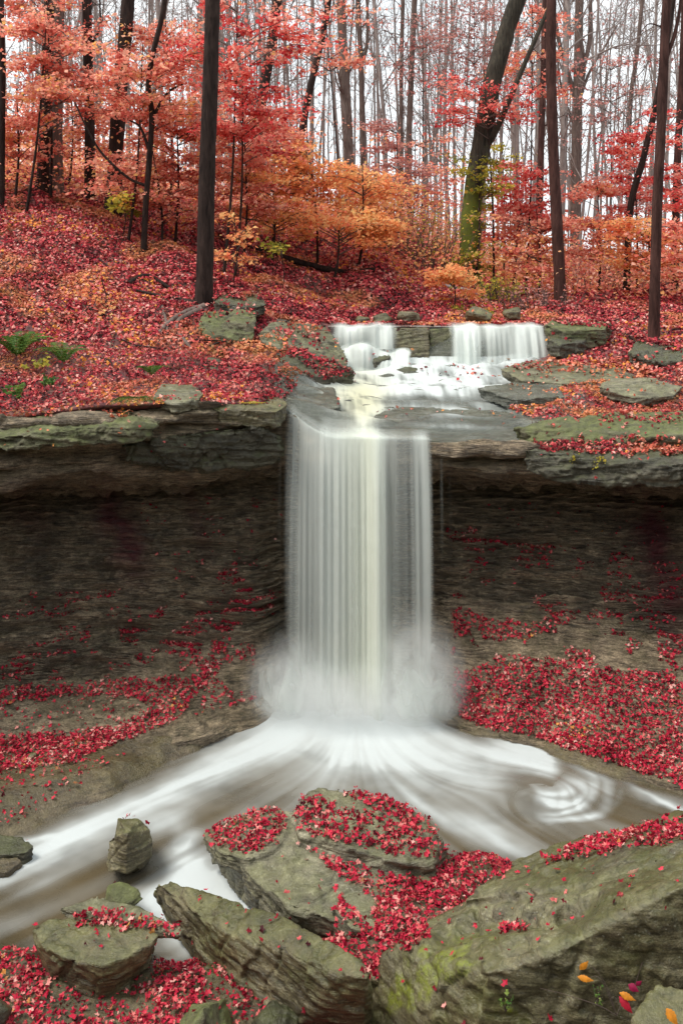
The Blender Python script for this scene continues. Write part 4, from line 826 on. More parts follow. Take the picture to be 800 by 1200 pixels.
def sprays(root, centers, n, m, mtw, seed, size=.055, shape='far', flatr=(.7, .7, .10), stem=None, sub=5, nb='foliage'):
    # flat layered sprays of leaves along thin drooping twigs
    rr = np.random.default_rng(seed); Pn = []; Tw = Tubes()
    for c_ in centers:
        c_ = np.array(c_); p0 = stem(c_) if stem else c_+np.array([0, 0, -.5])
        mid = (p0+c_)/2+np.array([0, 0, .12*np.linalg.norm(c_-p0)])+rr.normal(size=3)*.06; br = smooth_path([p0, mid, c_], 7); Tw.add(br, np.linspace(.016, .006, 7), 4)
        m_ = max(3, int(n/len(centers)/sub)); dirv = c_-p0; dirv[2] *= .3; dirv /= max(np.linalg.norm(dirv), .01)
        for s_ in range(sub):
            t0 = br[rr.integers(3, 7)]; e = t0+dirv*rr.uniform(-.1, .6)*flatr[0]+rr.normal(size=3)*np.array(flatr)*.55; Tw.add(smooth_path([t0, (t0+e)/2+np.array([0, 0, .03]), e], 4), np.linspace(.006, .003, 4), 3)
            u = rr.random(m_)[:, None]; q_ = t0+(e-t0)*u+rr.normal(size=(m_, 3))*np.array([flatr[0]*.26, flatr[1]*.26, flatr[2]*.45]); Pn.append(q_)
    Pn = np.concatenate(Pn); Nn = np.tile([0, -.18, 1.], (len(Pn), 1)); part('twigs', Tw.mesh('twigs'), mtw, root)
    cl = np.clip(rr.random(len(Pn))*.8+.5*fbm(Pn[:, 0]*.8, Pn[:, 1]*.8, Pn[:, 2]*1.6, 2)+.1, 0, 1)
    leaves(nb, Pn, Nn, size, shape, m, .6, parent=root, lift=0, rnd=cl, seed=seed+1)

t, P1 = trunk_tree('tree', 'tall straight near-black trunk rising past the mossy boulder', [(238,366),(240,320),(243,200),(247,80),(250,-40),(252,-200)], 21.3, 19.5, M_bark, seed=1, ny=140, sides=22, rough=.05, flare=.35)
R_ = []
for i, (pp, w_) in enumerate([([(240,366),(215,372),(195,388),(178,406)], 9), ([(236,370),(212,378),(208,392),(226,418)], 8), ([(240,362),(212,352),(185,346),(160,340)], 7), ([(242,366),(262,360),(300,368)], 6), ([(190,372),(196,392),(188,408)], 4)]):
    tb = Tubes(); pts = []
    for x, y in pp:
        Yr = 21.2-(y-362)/56*2.6; w3 = A(x, y, Yr); pts.append((w3[0], w3[1], max(w3[2], gz(w3[0], w3[1])+.03)))
    tb.add(smooth_path(pts, 18), np.linspace(w_, 3, 18)/2/F*20.5, 8, .12, i); part('root', tb.mesh('root'), M_barkg if i in (0, 1, 4) else M_bark, t)
trunk_tree('tree', 'straight dark reddish trunk right of centre with no low branches', [(656,354),(655,320),(648,180),(645,60),(647,-60),(650,-220)], 29, 13, M_barkr, seed=2, ny=120, sides=16, rough=.07)
trunk_tree('tree', 'slim reddish brown trunk rooted on the rock at right and forking high up', [(766,392),(766,370),(769,250),(774,150),(779,30),(784,-60),(788,-200)], 21.6, 12, M_barkr, seed=3, ny=120, sides=16, forks=[([(775,110),(780,70),(790,40),(797,0),(800,-60)], 6), ([(776,32),(760,28),(750,38)], 2)], rough=.07)
lt, P4 = trunk_tree('leaning_tree', 'thick leaning forked tree with green mossy base on the bank above the cascades', [(549,292),(553,240),(562,180),(574,110),(592,40),(608,-10),(625,-100)], 31.5, 23, M_barkm, seed=4, ny=110, sides=18, forks=[([(567,172),(577,160),(595,120),(612,80),(632,34),(650,-10)], 9, -.5)], rough=.1, flare=.3)
trunk_tree('tree', 'dark double trunk at upper left, its taller pale-sided stem', [(66,216),(66,140),(68,60),(70,-40),(72,-160)], 30.5, 15, M_barkg, seed=5)
trunk_tree('tree', 'dark crooked trunk pressed against the double trunk at upper left', [(50,214),(54,120),(56,60),(60,-40),(64,-160)], 30, 13, M_bark, seed=6)
trunk_tree('tree', 'vine-clad trunk with pink leaves left of the thick dark trunk at upper left', [(106,222),(105,120),(103,50),(101,-40),(100,-160)], 30.5, 12, M_bark, seed=7, limbs=6)
trunk_tree('tree', 'thick dark trunk with a slight lean, third big one from the left', [(132,230),(137,160),(142,90),(149,20),(153,-60),(158,-200)], 29, 17, M_bark, seed=8)
trunk_tree('tree', 'slim dark trunk cut by the left frame edge', [(2,256),(2,180),(3,100),(2,20),(0,-60)], 27.5, 8, M_bark, seed=9)
trunk_tree('tree', 'dark trunk wrapped in orange leaves behind the near-black trunk', [(296,232),(300,170),(308,110),(320,40),(326,-20),(332,-160)], 44, 13, M_bark, seed=10)
trunk_tree('tree', 'thin dark leaning stem right of the orange-wrapped trunk', [(346,236),(352,170),(362,110),(374,60),(382,20),(384,8)], 46, 9, M_bark, seed=11, top=0, limbs=4)
trunk_tree('tree', 'brown trunk at top centre rising behind the orange maple', [(410,262),(408,180),(404,100),(400,20),(398,-80)], 47, 13, M_barkg, seed=12, limbs=8)
trunk_tree('tree', 'grey stem forking high up just right of the brown centre trunk', [(428,268),(425,180),(423,80),(420,20),(416,-80)], 52, 7, M_barkg, seed=13, forks=[([(423,78),(430,50),(430,0),(428,-60)], 5)], limbs=6)
trunk_tree('tree', 'reddish trunk hidden by pink leaves between the leaning tree and the straight dark trunk', [(628,300),(632,220),(635,120),(638,20),(640,-80)], 44, 8, M_barkr, seed=14, limbs=8)
pt, P5 = trunk_tree('tree', 'stout pale trunk with a fan of bare limbs right of the straight dark trunk', [(674,320),(674,250),(675,170),(676,120)], 52, 14, M_barkg, seed=15, limbs=0, forks=[([(676,130),(668,95),(655,50),(648,0),(645,-60)], 6), ([(676,130),(680,90),(690,50),(692,-10),(700,-80)], 7), ([(676,125),(690,85),(708,55),(722,30)], 4), ([(674,150),(662,120),(655,90),(652,60)], 4), ([(677,120),(684,80),(680,40),(676,-20)], 5)], flare=.2)
trunk_tree('leaning_tree', 'thin dark stem leaning right behind the slim forked trunk', [(733,292),(738,245),(752,190),(764,140),(774,90),(785,20),(792,-40)], 33, 8, M_bark, seed=16)
trunk_tree('tree', 'thin brown trunk at the right frame edge', [(790,345),(791,260),(794,170),(799,80),(803,-40)], 34, 9, M_barkr, seed=17)
trunk_tree('tree', 'slender brown stem standing just left of the stout pale trunk', [(656,330),(660,240),(663,140),(665,40),(668,-60)], 60, 4, M_barkg, seed=18, limbs=10)
trunk_tree('tree', 'slender bare tree with spreading fine limbs right of the stout pale trunk', [(735,310),(736,200),(738,120),(746,60),(752,0)], 55, 6, M_barkg, seed=19, limbs=14)
trunk_tree('tree', 'paired slender stem at top centre, the left one', [(470,270),(470,180),(470,80),(472,0),(474,-90)], 50, 5.5, M_barkg, seed=20, limbs=8)
trunk_tree('tree', 'paired slender stem at top centre, the thicker right one', [(480,270),(479,180),(482,80),(486,0),(490,-90)], 49, 7, M_barkg, seed=21, limbs=8)

st_, Ps = trunk_tree('sapling', 'dark crooked sapling forking amid pink leaves left of the near-black trunk', [(168,292),(171,240),(175,190),(178,135),(174,100),(180,60),(190,20),(196,-20)], 25.5, 7, M_bark, seed=22, sides=9, cat='sapling', forks=[([(176,180),(165,150),(150,140)], 4), ([(178,140),(195,110),(215,98)], 4), ([(172,218),(150,208),(120,180),(102,150),(88,120)], 4)], flare=.2)

def maple_tree(label, spots, Y, base, m, n, seed, size=.072, depth=1.2, rx=.75, name='understory_maple', group='red and orange understory maples', thick=.05, zbot=None):
    n = int(n*.95); rr = np.random.default_rng(seed); g = A(base[0], base[1], Y); gzz = gz(g[0], g[1])
    ctr = np.array([A(x, y, Y+rr.uniform(-depth, depth)) for x, y in spots]); topz = ctr[:, 2].max(); bx = np.array([g[0], Y, gzz-.15])
    tp_ = np.array([ctr[:, 0].mean()*.6+g[0]*.4, Y, topz+.3]); stem = smooth_path([bx, bx*.6+tp_*.4+np.array([.1, 0, 0]), tp_], 30)
    root = empty(name, tuple(bx+np.array([0, 0, .15])), label, 'maple', group)
    T_ = Tubes(); T_.add(stem, np.linspace(thick, .012, 30), 7, .08, seed); part('trunk', T_.mesh('trunk'), M_bark, root)
    def sf(c_):
        z = c_[2]-.25*abs(c_[0]-bx[0])*.6-.15; i = int(np.clip(np.argmin(np.abs(stem[:, 2]-z)), 2, 28)); return stem[i].copy()
    sprays(root, ctr, n, m, M_twig, seed, size, stem=sf, flatr=(rx, rx, .13))
    return root
def fan(x0, x1, y0, y1, k, seed, slope=0):
    rr = np.random.default_rng(seed); return [(x, rr.uniform(y0, y1)+slope*(x-(x0+x1)/2)) for x in rr.uniform(x0, x1, k)]
maple_tree('salmon maple sweeping across the far left trunks', fan(0, 150, 30, 125, 34, 1, .25), 27, (30, 262), M_pink, 5200, 101)
maple_tree('pink maple low at the left edge of the hillside crest', fan(-30, 75, 95, 195, 26, 2), 28.5, (18, 240), M_pink, 4200, 102)
maple_tree('salmon-red maple between the third big trunk and the crooked sapling', fan(120, 240, 60, 150, 30, 3, .1), 26, (150, 270), M_pink, 3600, 103)
maple_tree('rosy maple filling the gap left of the near-black trunk', fan(150, 245, 110, 215, 30, 4), 27.5, (205, 290), M_pink, 4800, 104)
maple_tree('red-twigged maple reaching over the top right of the near-black trunk', fan(195, 385, 12, 90, 20, 5, .12), 25, (262, 320), M_crim, 2600, 105, rx=.6)
maple_tree('scarlet maple with drooping tiers just right of the near-black trunk', fan(235, 350, 88, 175, 24, 6, .35), 25.5, (275, 318), M_crim, 3200, 106)
maple_tree('orange-pink maple on the slope right of the near-black trunk', fan(230, 345, 150, 250, 36, 7, .15), 27, (285, 310), M_pink, 4000, 107)
maple_tree('bright orange maple at the centre of the crest', fan(300, 420, 170, 255, 34, 8, .15), 29.5, (372, 300), M_orange, 3800, 108)
maple_tree('golden orange maple right of the bright orange one', fan(370, 460, 195, 280, 28, 9, .2), 29, (420, 300), M_orange, 3200, 109)
maple_tree('low orange bush maple on the crest under the golden tree', fan(300, 470, 250, 285, 22, 10, .08), 28, (390, 306), M_orange, 3200, 110)
maple_tree('vivid orange patch of low maple on the bank above the cascades', fan(502, 560, 312, 338, 12, 11, .15), 26.3, (530, 346), M_orange, 1500, 111, rx=.45, thick=.025)
maple_tree('flat pink tiers of maple hanging beside the leaning tree', fan(500, 620, 92, 150, 26, 12), 31, (578, 300), M_crim, 2600, 112, size=.065)
maple_tree('small pink maple above the fork of the leaning tree', fan(585, 665, 10, 110, 20, 13), 33, (615, 320), M_pink, 1800, 113)
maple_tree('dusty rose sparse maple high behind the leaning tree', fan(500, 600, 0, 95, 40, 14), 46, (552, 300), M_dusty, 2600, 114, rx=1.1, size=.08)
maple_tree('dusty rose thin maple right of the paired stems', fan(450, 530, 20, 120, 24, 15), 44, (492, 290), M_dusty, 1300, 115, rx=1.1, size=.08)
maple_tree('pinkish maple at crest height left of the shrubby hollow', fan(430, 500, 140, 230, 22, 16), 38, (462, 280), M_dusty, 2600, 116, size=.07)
maple_tree('red maple low between the leaning tree and the straight dark trunk', fan(572, 650, 195, 290, 34, 17), 33, (600, 330), M_crim, 4600, 117)
maple_tree('coral maple low left of the straight dark trunk', fan(585, 660, 255, 325, 26, 18), 31, (630, 345), M_pink, 3600, 118)
maple_tree('red-orange maple low right of the straight dark trunk', fan(655, 735, 215, 310, 34, 19), 34, (700, 340), M_pink, 4600, 119)
maple_tree('scarlet maple around the thin leaning stem', fan(715, 770, 150, 250, 26, 20), 34.5, (745, 335), M_crim, 3200, 120)
maple_tree('orange-red maple low at the right between the slim trunks', fan(700, 800, 260, 325, 30, 21), 31, (760, 345), M_orange, 3600, 121)
maple_tree('crimson maple at the right frame edge', fan(755, 840, 130, 290, 30, 22), 32, (805, 345), M_crim, 4000, 122)
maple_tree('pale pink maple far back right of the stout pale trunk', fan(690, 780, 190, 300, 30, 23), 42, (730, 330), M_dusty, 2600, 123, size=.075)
maple_tree('yellow-green young tree growing round the base of the leaning tree', fan(528, 598, 170, 330, 26, 24), 31, (556, 330), M_yellow, 1700, 124, rx=.5)
maple_tree('thin yellow-green tree behind the leaning tree', fan(580, 600, 160, 250, 12, 25), 36, (588, 320), M_yellow, 800, 125, rx=.6)
maple_tree('yellow sapling on the hillside left of the crooked sapling', [(128, 240), (150, 236), (140, 246), (158, 250), (144, 232)], 26, (142, 272), M_yellow, 360, 126, rx=.4, thick=.02)
maple_tree('orange seedling clump on the hillside above the fern', fan(95, 150, 335, 380, 9, 27), 20.6, (122, 392), M_orange, 420, 127, rx=.3, size=.05, thick=.015)
maple_tree('tiny orange seedling on the hillside near the mossy boulder', fan(255, 290, 255, 310, 8, 28), 24, (272, 325), M_orange, 420, 128, rx=.4, thick=.015)
maple_tree('yellow seedling beneath the bright orange maple', fan(315, 345, 288, 300, 5, 29), 25, (330, 312), M_yellow, 160, 129, rx=.3, thick=.012)

maple_tree('salmon maple spread behind the first two dark trunks at left', fan(25, 150, 110, 185, 30, 31), 32, (80, 235), M_pink, 4600, 131)
maple_tree('light coral maple behind the crooked sapling', fan(140, 235, 25, 90, 26, 32), 30, (200, 280), M_pink, 3200, 132)
maple_tree('coral maple low on the slope left of the near-black trunk', fan(120, 240, 190, 250, 28, 33, .15), 26.5, (190, 300), M_pink, 3600, 133)
maple_tree('coral and amber maple just behind the scarlet tiers', fan(250, 360, 120, 210, 40, 34, .3), 30, (320, 300), M_pink, 5000, 134)
maple_tree('amber maple on the crest between the orange trees and the near-black trunk', fan(262, 380, 205, 262, 34, 35, .1), 28, (318, 306), M_orange, 2600, 135)
maple_tree('peach maple behind the golden orange tree', fan(395, 480, 205, 262, 26, 36, .2), 33, (440, 290), M_orange, 3600, 136, rx=.9)
maple_tree('high pink maple branches at the top left corner', fan(-20, 130, -20, 60, 26, 37, .2), 29, (60, 240), M_pink, 2600, 137)
maple_tree('salmon maple low right of the slim forked trunk', fan(765, 840, 255, 340, 24, 38), 28, (800, 360), M_pink, 2600, 138)
maple_tree('airy coral maple high right of the near-black trunk', fan(255, 440, -20, 80, 26, 41, .1), 33, (400, 280), M_pink, 1900, 141, rx=.9, size=.08)
maple_tree('hazy pink maple behind the golden orange tree', fan(420, 545, 150, 260, 34, 42), 40, (480, 280), M_pink, 2200, 142, rx=1.0, size=.08)
maple_tree('thin rose maple high between the two slim trunks at right', fan(660, 765, 60, 200, 26, 43), 42, (712, 320), M_dusty, 1100, 143, rx=1.0, size=.08)
# shrubs on the bank: many upright stems
def shrub(label, px, py, Y, w, h, m, n, seed, lv=900, name='shrub', size=.05):
    rr = np.random.default_rng(seed); c_ = A(px, py, Y); z0 = gz(c_[0], c_[1]); T_ = Tubes(); Pn = []
    root = empty(name, (c_[0], c_[1], z0), label, 'shrub')
    for i in range(n):
        x0 = rr.normal()*w*.25; an = rr.uniform(0, 6.28); q_ = wander((c_[0]+x0, Y+rr.normal()*w*.25, z0-.1), (math.cos(an)*.35+x0*.4, math.sin(an)*.35, 1), h*rr.uniform(.6, 1.15), 8, .10, rr)
        T_.add(q_, np.linspace(.018, .004, 9), 4)
        for j in range(4):
            s_ = rr.integers(3, 9); q2 = wander(q_[s_], q_[s_]-q_[s_-1]+rr.normal(size=3)*.12, h*.35, 4, .2, rr); T_.add(q2, np.linspace(.008, .003, 5), 3); Pn.append(q2)
    Pn = np.concatenate(Pn); k = rr.integers(0, len(Pn), lv); Pn = Pn[k]+rr.normal(size=(lv, 3))*.07
    part('stems', T_.mesh('stems'), M_twig, root); leaves('foliage', Pn, np.tile([0, -.3, 1.], (lv, 1)), size, 'far', m, .5, parent=root, lift=0, seed=seed)
shrub('grey-green twiggy shrub on the bank left of the leaning tree', 500, 272, 31.5, 2.2, 1.9, M_yellow, 46, 201, 800)
shrub('brown twiggy shrub beside the grey-green one', 468, 265, 33, 1.8, 1.7, M_dusty, 30, 202, 350)
shrub('dull green brambles on the slope below the leaning tree', 580, 335, 28, 1.8, .8, M_yellow, 36, 203, 700)
shrub('bare tangle of brambles at the foot of the straight dark trunk', 622, 350, 27.5, 2., .8, M_dusty, 36, 204, 350)
shrub('thicket of bare twigs right of the straight dark trunk', 700, 335, 36, 3, 1.6, M_dusty, 50, 205, 600)
shrub('twiggy brown bush among the red leaves at far right', 770, 330, 38, 3, 1.7, M_orange, 50, 206, 900)
shrub('low green plants on the bank above the brook', 545, 355, 25.6, 1.4, .35, M_yellow, 26, 207, 420)
def log_(label, pp, wpx, m, name='fallen_log', seed=1, side=()):
    pts = []
    for x, y, Y in pp:
        Yh = hit(x, y) or Y; Y = Yh if abs(Yh-Y) < 2.5 else Y; w3 = A(x, y, Y); pts.append((w3[0], w3[1], gz(w3[0], w3[1])+wpx/3/F*Y))
    T_ = Tubes(); q_ = smooth_path(pts, 30); T_.add(q_, np.linspace(wpx, wpx*.6, 30)/2/F*pp[0][2], 10, .12, seed)
    me = T_.mesh(name); c_ = q_[0]; me.transform(Matrix.Translation(-Vector(c_))); o = obj(name, me, m); o.location = c_; tag(o, label, 'log'); return o
log_('grey fallen log lying down the bank left of the leaning tree', [(512,274,29.2),(530,284,28.9),(548,299,28.4),(560,312,28.0)], 6, M_log, seed=1)
log_('long dark fallen log on the crest under the orange maples', [(300,243,29),(345,252,29),(400,262,28.8),(440,268,28.6)], 9, M_bark, seed=2)
log_('thin dead branch lying on the hillside below the crest', [(60,252,26),(100,262,25.5),(140,268,25)], 4, M_bark, 'fallen_branch', seed=3)
log_('short dead branch on the hillside left of the near-black trunk', [(195,262,24.5),(214,285,24),(232,300,23.5)], 5, M_bark, 'fallen_branch', seed=4)
log_('dark mossy fallen branch on the hillside above the roots', [(150,335,21.7),(172,325,22),(200,340,21.4)], 7, M_bark, 'fallen_branch', seed=5)
log_('dark branch half buried in leaves right of the near-black trunk', [(300,300,24.6),(330,318,24),(352,330,23.6)], 5, M_bark, 'fallen_branch', seed=6)
log_('dark rotting branch on the bank above the right cascade', [(560,310,27.5),(590,330,27),(625,352,26.6)], 4, M_bark, 'fallen_branch', seed=7)
log_('thin fallen branch across leaves behind the flat rock at right', [(640,362,26),(680,356,26.5),(705,352,27)], 4, M_bark, 'fallen_branch', seed=8)

rr = np.random.default_rng(41)
for i in range(26):
    px_, py_ = rr.uniform(10, 330), rr.uniform(265, 430); an = rr.uniform(-.6, .9); L_ = rr.uniform(12, 34); Yh = hit(px_, py_)
    if i > 17: px_, py_ = rr.uniform(640, 800), rr.uniform(356, 392); Yh = hit(px_, py_)
    if not Yh or Yh > 32: continue
    pp = []
    for t_ in (0, .5, 1): x_, y_ = px_+math.cos(an)*L_*t_+rr.normal(), py_+math.sin(an)*L_*t_+rr.normal(); w3 = A(x_, y_, hit(x_, y_) or Yh); pp.append((w3[0], w3[1], gz(w3[0], w3[1])+.05+.05*t_))
    T_ = Tubes(); q_ = smooth_path(pp, 12); T_.add(q_, np.linspace(.028, .010, 12), 6, .1, i); me = T_.mesh('stick'); me.transform(Matrix.Translation(-Vector(q_[0])))
    o = obj('stick', me, M_bark); o.location = q_[0]; tag(o, 'thin dark stick lying loose in the fallen leaves of the forest floor', 'stick', 'sticks scattered in the fallen leaves')
# far woods: a few bare trees built whole, then copied
def bare(seed, H=26, r0=.16, lv=0, nb=26):
    nb = int(nb*.62)
    rr = np.random.default_rng(seed); T_ = Tubes(); st = wander((0, 0, -.3), (rr.normal()*.04, rr.normal()*.04, 1), H, 16, .022, rr); rad = np.linspace(r0, r0*.22, 17); T_.add(st, rad, 7, .06, seed)
    B_ = Tubes(); Pn = []
    for i in range(nb):
        t_ = rr.uniform(.12, .98)**.8*16; k = int(t_); p0 = st[k]+(st[k+1]-st[k])*(t_-k); an = rr.uniform(0, 6.28); L_ = rr.uniform(.10, .24)*H*(1.15-t_/22)
        q_ = wander(p0, (math.cos(an), math.sin(an), rr.uniform(.5, 1.8)), L_, 8, .13, rr, .05); B_.add(q_, np.linspace(rad[k]*.42, .012, 9), 4)
        for j in range(5):
            s_ = rr.integers(2, 8); q2 = wander(q_[s_], q_[s_]-q_[s_-1]+rr.normal(size=3)*L_*.09, L_*rr.uniform(.3, .55), 5, .2, rr, .04); B_.add(q2, np.linspace(.022, .008, 6), 3); Pn.append(q2)
            for l in range(2):
                s2 = rr.integers(1, 5); B_.add(wander(q2[s2], q2[s2]-q2[s2-1]+rr.normal(size=3)*.12, L_*.2, 3, .2, rr), np.linspace(.011, .006, 4), 3)
    root = empty('bare_tree', (0, 0, 0), 'slender leafless grey-brown tree, one of the many in the pale woods beyond the crest', 'tree', 'bare trees of the far woods')
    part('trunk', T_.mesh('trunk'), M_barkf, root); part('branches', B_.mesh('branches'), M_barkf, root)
    if lv:
        Pn = np.concatenate(Pn); k = rr.integers(0, len(Pn), lv); Q = Pn[k]+rr.normal(size=(lv, 3))*.18; leaves('foliage', Q, np.tile([0, -.3, 1.], (lv, 1)), .09, 'far', M_dusty, .6, parent=root, lift=0, seed=seed)
    return root
protos = [bare(300+i, 24+2*i, .085+.022*(i % 4), (0, 0, 260, 0, 500, 0, 160)[i], 24+2*i) for i in range(7)]
used = [False]*7; rr = np.random.default_rng(77); placed = []
for i in range(1500):
    Y = rr.uniform(46, 105); px = rr.uniform(-160, 960); x = (px-400)/F*Y
    if any((x-a_)**2+(Y-b_)**2 < (1.3+.012*Y)**2 for a_, b_ in placed): continue
    placed.append((x, Y)); k = rr.integers(0, 7)
    if used[k]:
        r_ = protos[k].copy(); COL.objects.link(r_)
        for ch in protos[k].children: c_ = ch.copy(); COL.objects.link(c_); c_.parent = r_
    else: r_ = protos[k]; used[k] = True
    r_.location = (x, Y, gz(x, Y)); r_.rotation_euler = (rr.normal()*.025, rr.normal()*.03, rr.uniform(0, 6.28)); s_ = rr.uniform(.7, 1.25); r_.scale = (s_, s_, s_*rr.uniform(.95, 1.15))
    if len(placed) >= 240: break
print('far trees', len(placed))

# undergrowth of the far slope: leaves too many to count
rr = np.random.default_rng(88); nC = 3800; Pn = []
for i in range(nC):
    Y = rr.uniform(29, 75); px = rr.uniform(-80, 880); x = (px-400)/F*Y; g = gz(x, Y); h = abs(rr.normal())*1.0+.1
    m_ = 26; c_ = np.array([x, Y, g+h]); Pn.append(c_+rr.normal(size=(m_, 3))*np.array([.5, .5, .10])*(1+Y/80))
Pn = np.concatenate(Pn); fo_ = (fbm(Pn[:, 0]*.12, Pn[:, 1]*.12, 2, 2)+.25*rr.normal(size=len(Pn))) > .15
for k, m_ in ((fo_, M_orange), (~fo_, M_pink)):
    o = leaves('undergrowth', Pn[k], np.tile([0, -.25, 1.], (k.sum(), 1)), .05+Pn[k][:, 1]*.0009, 'far', m_, .5, lift=0, seed=89); o['kind'] = 'stuff'; o['label'] = 'pink and orange undergrowth of the far slope'

# ------------------------------------------------------------------ ferns and small plants
def fern(label, px, py, Y, n, L_, m, seed, droop=1., cat='fern', name='fern', up=.8, front=0):
    rr = np.random.default_rng(seed); c_ = np.array(A(px, py, Y)); g = gz(c_[0], c_[1]); c_[2] = max(c_[2], g) if Y > 15.6 else c_[2]
    root = empty(name, tuple(c_), label, cat)
    for i in range(n):
        an = rr.uniform(0, 6.28) if not front else rr.uniform(3.5, 5.9); L = L_*rr.uniform(.7, 1.1); T_ = Tubes(); pts = []
        for t_ in np.linspace(0, 1, 12): pts.append(c_+np.array([math.cos(an)*L*t_, math.sin(an)*L*t_, up*L*(t_*(1.0)-droop*t_*t_)]))
        pts = np.array(pts); T_.add(pts, np.linspace(.004, .0015, 12), 3); V = []; Q = []
        side = np.cross(pts[-1]-pts[0], [0, 0, 1]); side /= np.linalg.norm(side); nP = 16
        for j in range(1, nP):
            t_ = j/nP; p_ = pts[0]+0; k = t_*11; a0 = int(k); p_ = pts[a0]+(pts[min(a0+1, 11)]-pts[a0])*(k-a0); w = L*.26*math.sin(math.pi*min(1, t_*.9+.12))**.8
            d_ = (pts[min(a0+1, 11)]-pts[max(a0-1, 0)]); d_ /= np.linalg.norm(d_)
            for s_ in (-1, 1):
                e = p_+side*s_*w+d_*w*.35-np.array([0, 0, w*.15]); b0 = len(V); V += [p_-d_*L*.016, (p_+e)/2-d_*L*.022, e, (p_+e)/2+d_*L*.022+np.array([0, 0, .003])]; Q.append((b0, b0+1, b0+2, b0+3))
        V = np.concatenate([np.array(V)]+[np.concatenate(T_.V)]); Q = np.concatenate([np.array(Q), np.concatenate(T_.Q)+len(Q)*4])
        me = mesh_np('frond', V, Q, False, fattrs={'rnd': rr.random(len(Q))*.5+rr.uniform(0, .5)}); part('frond', me, m, root)
fern('green fern hanging over the cliff edge beside the pale flat stone', 160, 466, 14.9, 14, .55, M_green, 1, up=.35, droop=1.3, front=1)
fern('green fern at the left frame edge on the hillside', 20, 420, 17.6, 18, .85, M_green, 2, up=1.5, droop=.75)
fern('dark green fern right of the one at the left frame edge', 75, 425, 17.2, 12, .65, M_green, 3, up=1.5, droop=.75)
fern('small yellowing fern dangling at the cliff edge left of the waterfall', 296, 470, 15.5, 8, .3, M_yellow, 4, up=-.2, front=1)
fern('small fern among leaves just above the fern beside the flat stone', 178, 440, 16.3, 9, .4, M_green, 5, up=1.4, droop=.75)
def herb(label, px, py, Y, n, h, m, seed, size=.05, name='seedling', shape='mid', hang=0):
    rr = np.random.default_rng(seed); c_ = np.array(A(px, py, Y)); root = empty(name, tuple(c_), label, 'plant'); T_ = Tubes(); Pn = []
    for i in range(n):
        an = rr.uniform(0, 6.28); q_ = wander(c_, (math.cos(an)*.5, math.sin(an)*.5-.2, 1-2*hang), h*rr.uniform(.6, 1.1), 5, .2, rr, -.1*hang); T_.add(q_, np.linspace(.004, .002, 6), 3); Pn += [q_[-1], q_[-2], q_[3]]
    Pn = np.array(Pn); part('stem', T_.mesh('stem'), M_twig, root); leaves('foliage', Pn, np.tile([0, -.5, .8], (len(Pn), 1)), size, shape, m, .5, parent=root, lift=0, seed=seed)
herb('yellow-leaved seedling on the cliff top at left', 45, 438, 16.4, 9, .38, M_yellow, 11, .07)
herb('dark green leafy seedling below the yellow one at left', 52, 455, 15.6, 9, .25, M_green, 12, .08)
herb('leafy green plant at the cliff edge near the left frame edge', 20, 470, 15.2, 12, .3, M_green, 13, .07)
herb('green-yellow weeds hanging from the mossy ledge at right', 700, 530, 14.7, 12, .25, M_yellow, 14, .035, hang=1)
herb('second tuft of weeds hanging left along the mossy ledge', 672, 528, 14.8, 7, .2, M_yellow, 15, .03, hang=1)
herb('small weed with a reddish top on the dark front of the huge boulder', 592, 1186, 7.45, 6, .14, M_green, 16, .022)
herb('delicate green weed beside the orange leaves on the huge boulder', 700, 1172, 7.2, 9, .10, M_green, 17, .014)
# the seedling with a few bright leaves in front of the boulder
def leafblade(px, py, Y, L, ang, m, parent, wd=.42):
    c_ = np.array(A(px, py, Y)); u = np.array([math.cos(ang), -.25, math.sin(ang)]); u /= np.linalg.norm(u); s_ = np.cross(u, [0, -1, .3]); s_ /= np.linalg.norm(s_); nn = np.cross(u, s_); V = []; n = 19
    for i in range(n):
        t_ = i/(n-1); w = wd*L*.5*(max(0, math.sin(math.pi*t_**.75))**1.35)*(1+.12*math.sin(t_*38)); cc = c_+u*L*(t_-.5)+nn*(-.10*L*math.sin(t_*3)); V += [cc-s_*w+nn*w*.35, cc, cc+s_*w+nn*w*.35]
    Q = []
    for i in range(n-1):
        for k in (0, 1): Q.append((i*3+k, i*3+k+1, i*3+k+4, i*3+k+3))
    part('leaf', mesh_np('leaf', np.array(V), np.array(Q), True), m, parent)
M_ly = plain('orange_yellow_leaf', (.80, .30, .03), .45, .35); M_lr = plain('bright_red_leaf', (.55, .02, .05), .45, .35); M_lm = plain('magenta_leaf', (.30, .01, .06), .45, .3)
Yf = 7.05
sd = empty('seedling', A(725, 1185, Yf), 'arching seedling with two orange leaves and a red one in front of the huge boulder', 'plant')
for pp in ([(722,1190),(712,1160),(700,1140),(686,1126)], [(722,1190),(712,1165),(700,1145),(688,1146)], [(722,1190),(728,1175),(735,1168)], [(722,1190),(700,1178),(660,1165),(632,1158)], [(735,1190),(745,1150),(752,1128)]):
    T_ = Tubes(); T_.add(smooth_path([A(x, y, Yf+.01*i) for i, (x, y) in enumerate(pp)], 14), np.linspace(.003, .0015, 14), 4); part('stem', T_.mesh('stem'), M_twig, sd)
leafblade(684, 1131, Yf, .115, 1.0, M_ly, sd); leafblade(686, 1147, Yf, .125, -.08, M_ly, sd, .36); leafblade(735, 1168, Yf, .13, -.3, M_ly, sd, .38); leafblade(733, 1178, Yf, .15, -.85, M_lr, sd, .38)
leafblade(742, 1158, Yf, .09, -.5, M_lm, sd, .6); leafblade(748, 1152, Yf, .07, .9, M_lm, sd, .5)
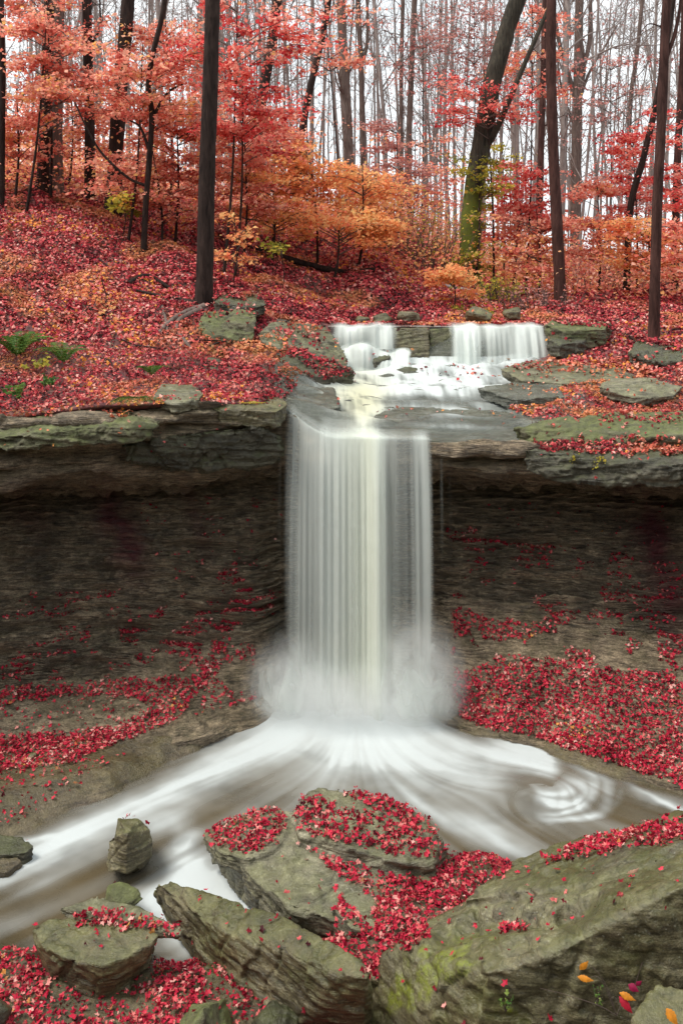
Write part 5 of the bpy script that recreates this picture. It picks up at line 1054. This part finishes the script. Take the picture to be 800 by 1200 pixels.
fl = empty('fallen_leaf', A(787, 1192, 6.52), 'single orange leaf on the olive stone in the bottom right corner', 'leaf'); leafblade(787, 1192, 6.52, .13, -.95, M_ly, fl, .5)
fl = empty('fallen_leaf', A(742, 1024, 8.4), 'curled pale brown leaf on top of the huge boulder', 'leaf'); p3 = np.array(B(741, 1026, 1.60)); leafblade(741, 1023, float(p3[1]), .17, .9, plain('tan_leaf', (.50, .28, .20), .6), fl, .4)

# ------------------------------------------------------------------ sky, sun, camera
w = bpy.data.worlds.new('World'); SC.world = w; w.use_nodes = True; nt = w.node_tree; bg = nt.nodes['Background']
sky = nt.nodes.new('ShaderNodeTexSky'); sky.sky_type = 'NISHITA'; sky.sun_disc = False; SUN_EL, SUN_ROT = math.radians(60), math.radians(-105)
sky.sun_elevation = SUN_EL; sky.sun_rotation = SUN_ROT; sky.dust_density = 4; sky.air_density = 1
tc = nt.nodes.new('ShaderNodeTexCoord'); nz = nt.nodes.new('ShaderNodeTexNoise'); nz.inputs['Scale'].default_value = 2.5; nz.inputs['Detail'].default_value = 6; nt.links.new(tc.outputs['Generated'], nz.inputs['Vector'])
rp = nt.nodes.new('ShaderNodeValToRGB'); rp.color_ramp.elements[0].position = .3; rp.color_ramp.elements[0].color = (10.0, 10.8, 11.2, 1); rp.color_ramp.elements[1].position = .75; rp.color_ramp.elements[1].color = (13.5, 13.8, 13.8, 1)
nt.links.new(nz.outputs['Fac'], rp.inputs['Fac']); mx = nt.nodes.new('ShaderNodeMix'); mx.data_type = 'RGBA'; mx.inputs[0].default_value = .88
nt.links.new(sky.outputs[0], mx.inputs[6]); nt.links.new(rp.outputs[0], mx.inputs[7]); nt.links.new(mx.outputs[2], bg.inputs['Color']); bg.inputs['Strength'].default_value = .075
sl = bpy.data.lights.new('sun', 'SUN'); sl.energy = 2.4; sl.angle = math.radians(22); sl.color = (1, .94, .86); so_ = bpy.data.objects.new('sun', sl); COL.objects.link(so_)
d_ = Vector((math.sin(SUN_ROT)*math.cos(SUN_EL), math.cos(SUN_ROT)*math.cos(SUN_EL), math.sin(SUN_EL))); so_.rotation_euler = d_.to_track_quat('Z', 'Y').to_euler(); so_.location = (0, 0, 40)
cd = bpy.data.cameras.new('camera'); cam = bpy.data.objects.new('camera', cd); COL.objects.link(cam); SC.camera = cam
cam.location = (0, 0, HC); cam.rotation_euler = (math.pi/2, 0, 0); cd.sensor_fit = 'VERTICAL'; cd.sensor_height = 36; cd.lens = 36*F/1200; cd.shift_y = -(600-HY)/1200; cd.clip_end = 600; cd.clip_start = .05
vs = SC.view_settings; SC.display_settings.display_device = 'sRGB'; vs.view_transform = 'Standard'; vs.look = 'None'; vs.gamma = 1; vs.use_curve_mapping = False; vs.exposure = 0.65
SC.cycles.max_bounces = 6; SC.cycles.diffuse_bounces = 3; SC.cycles.transparent_max_bounces = 16; SC.cycles.volume_bounces = 3; SC.cycles.use_denoising = True
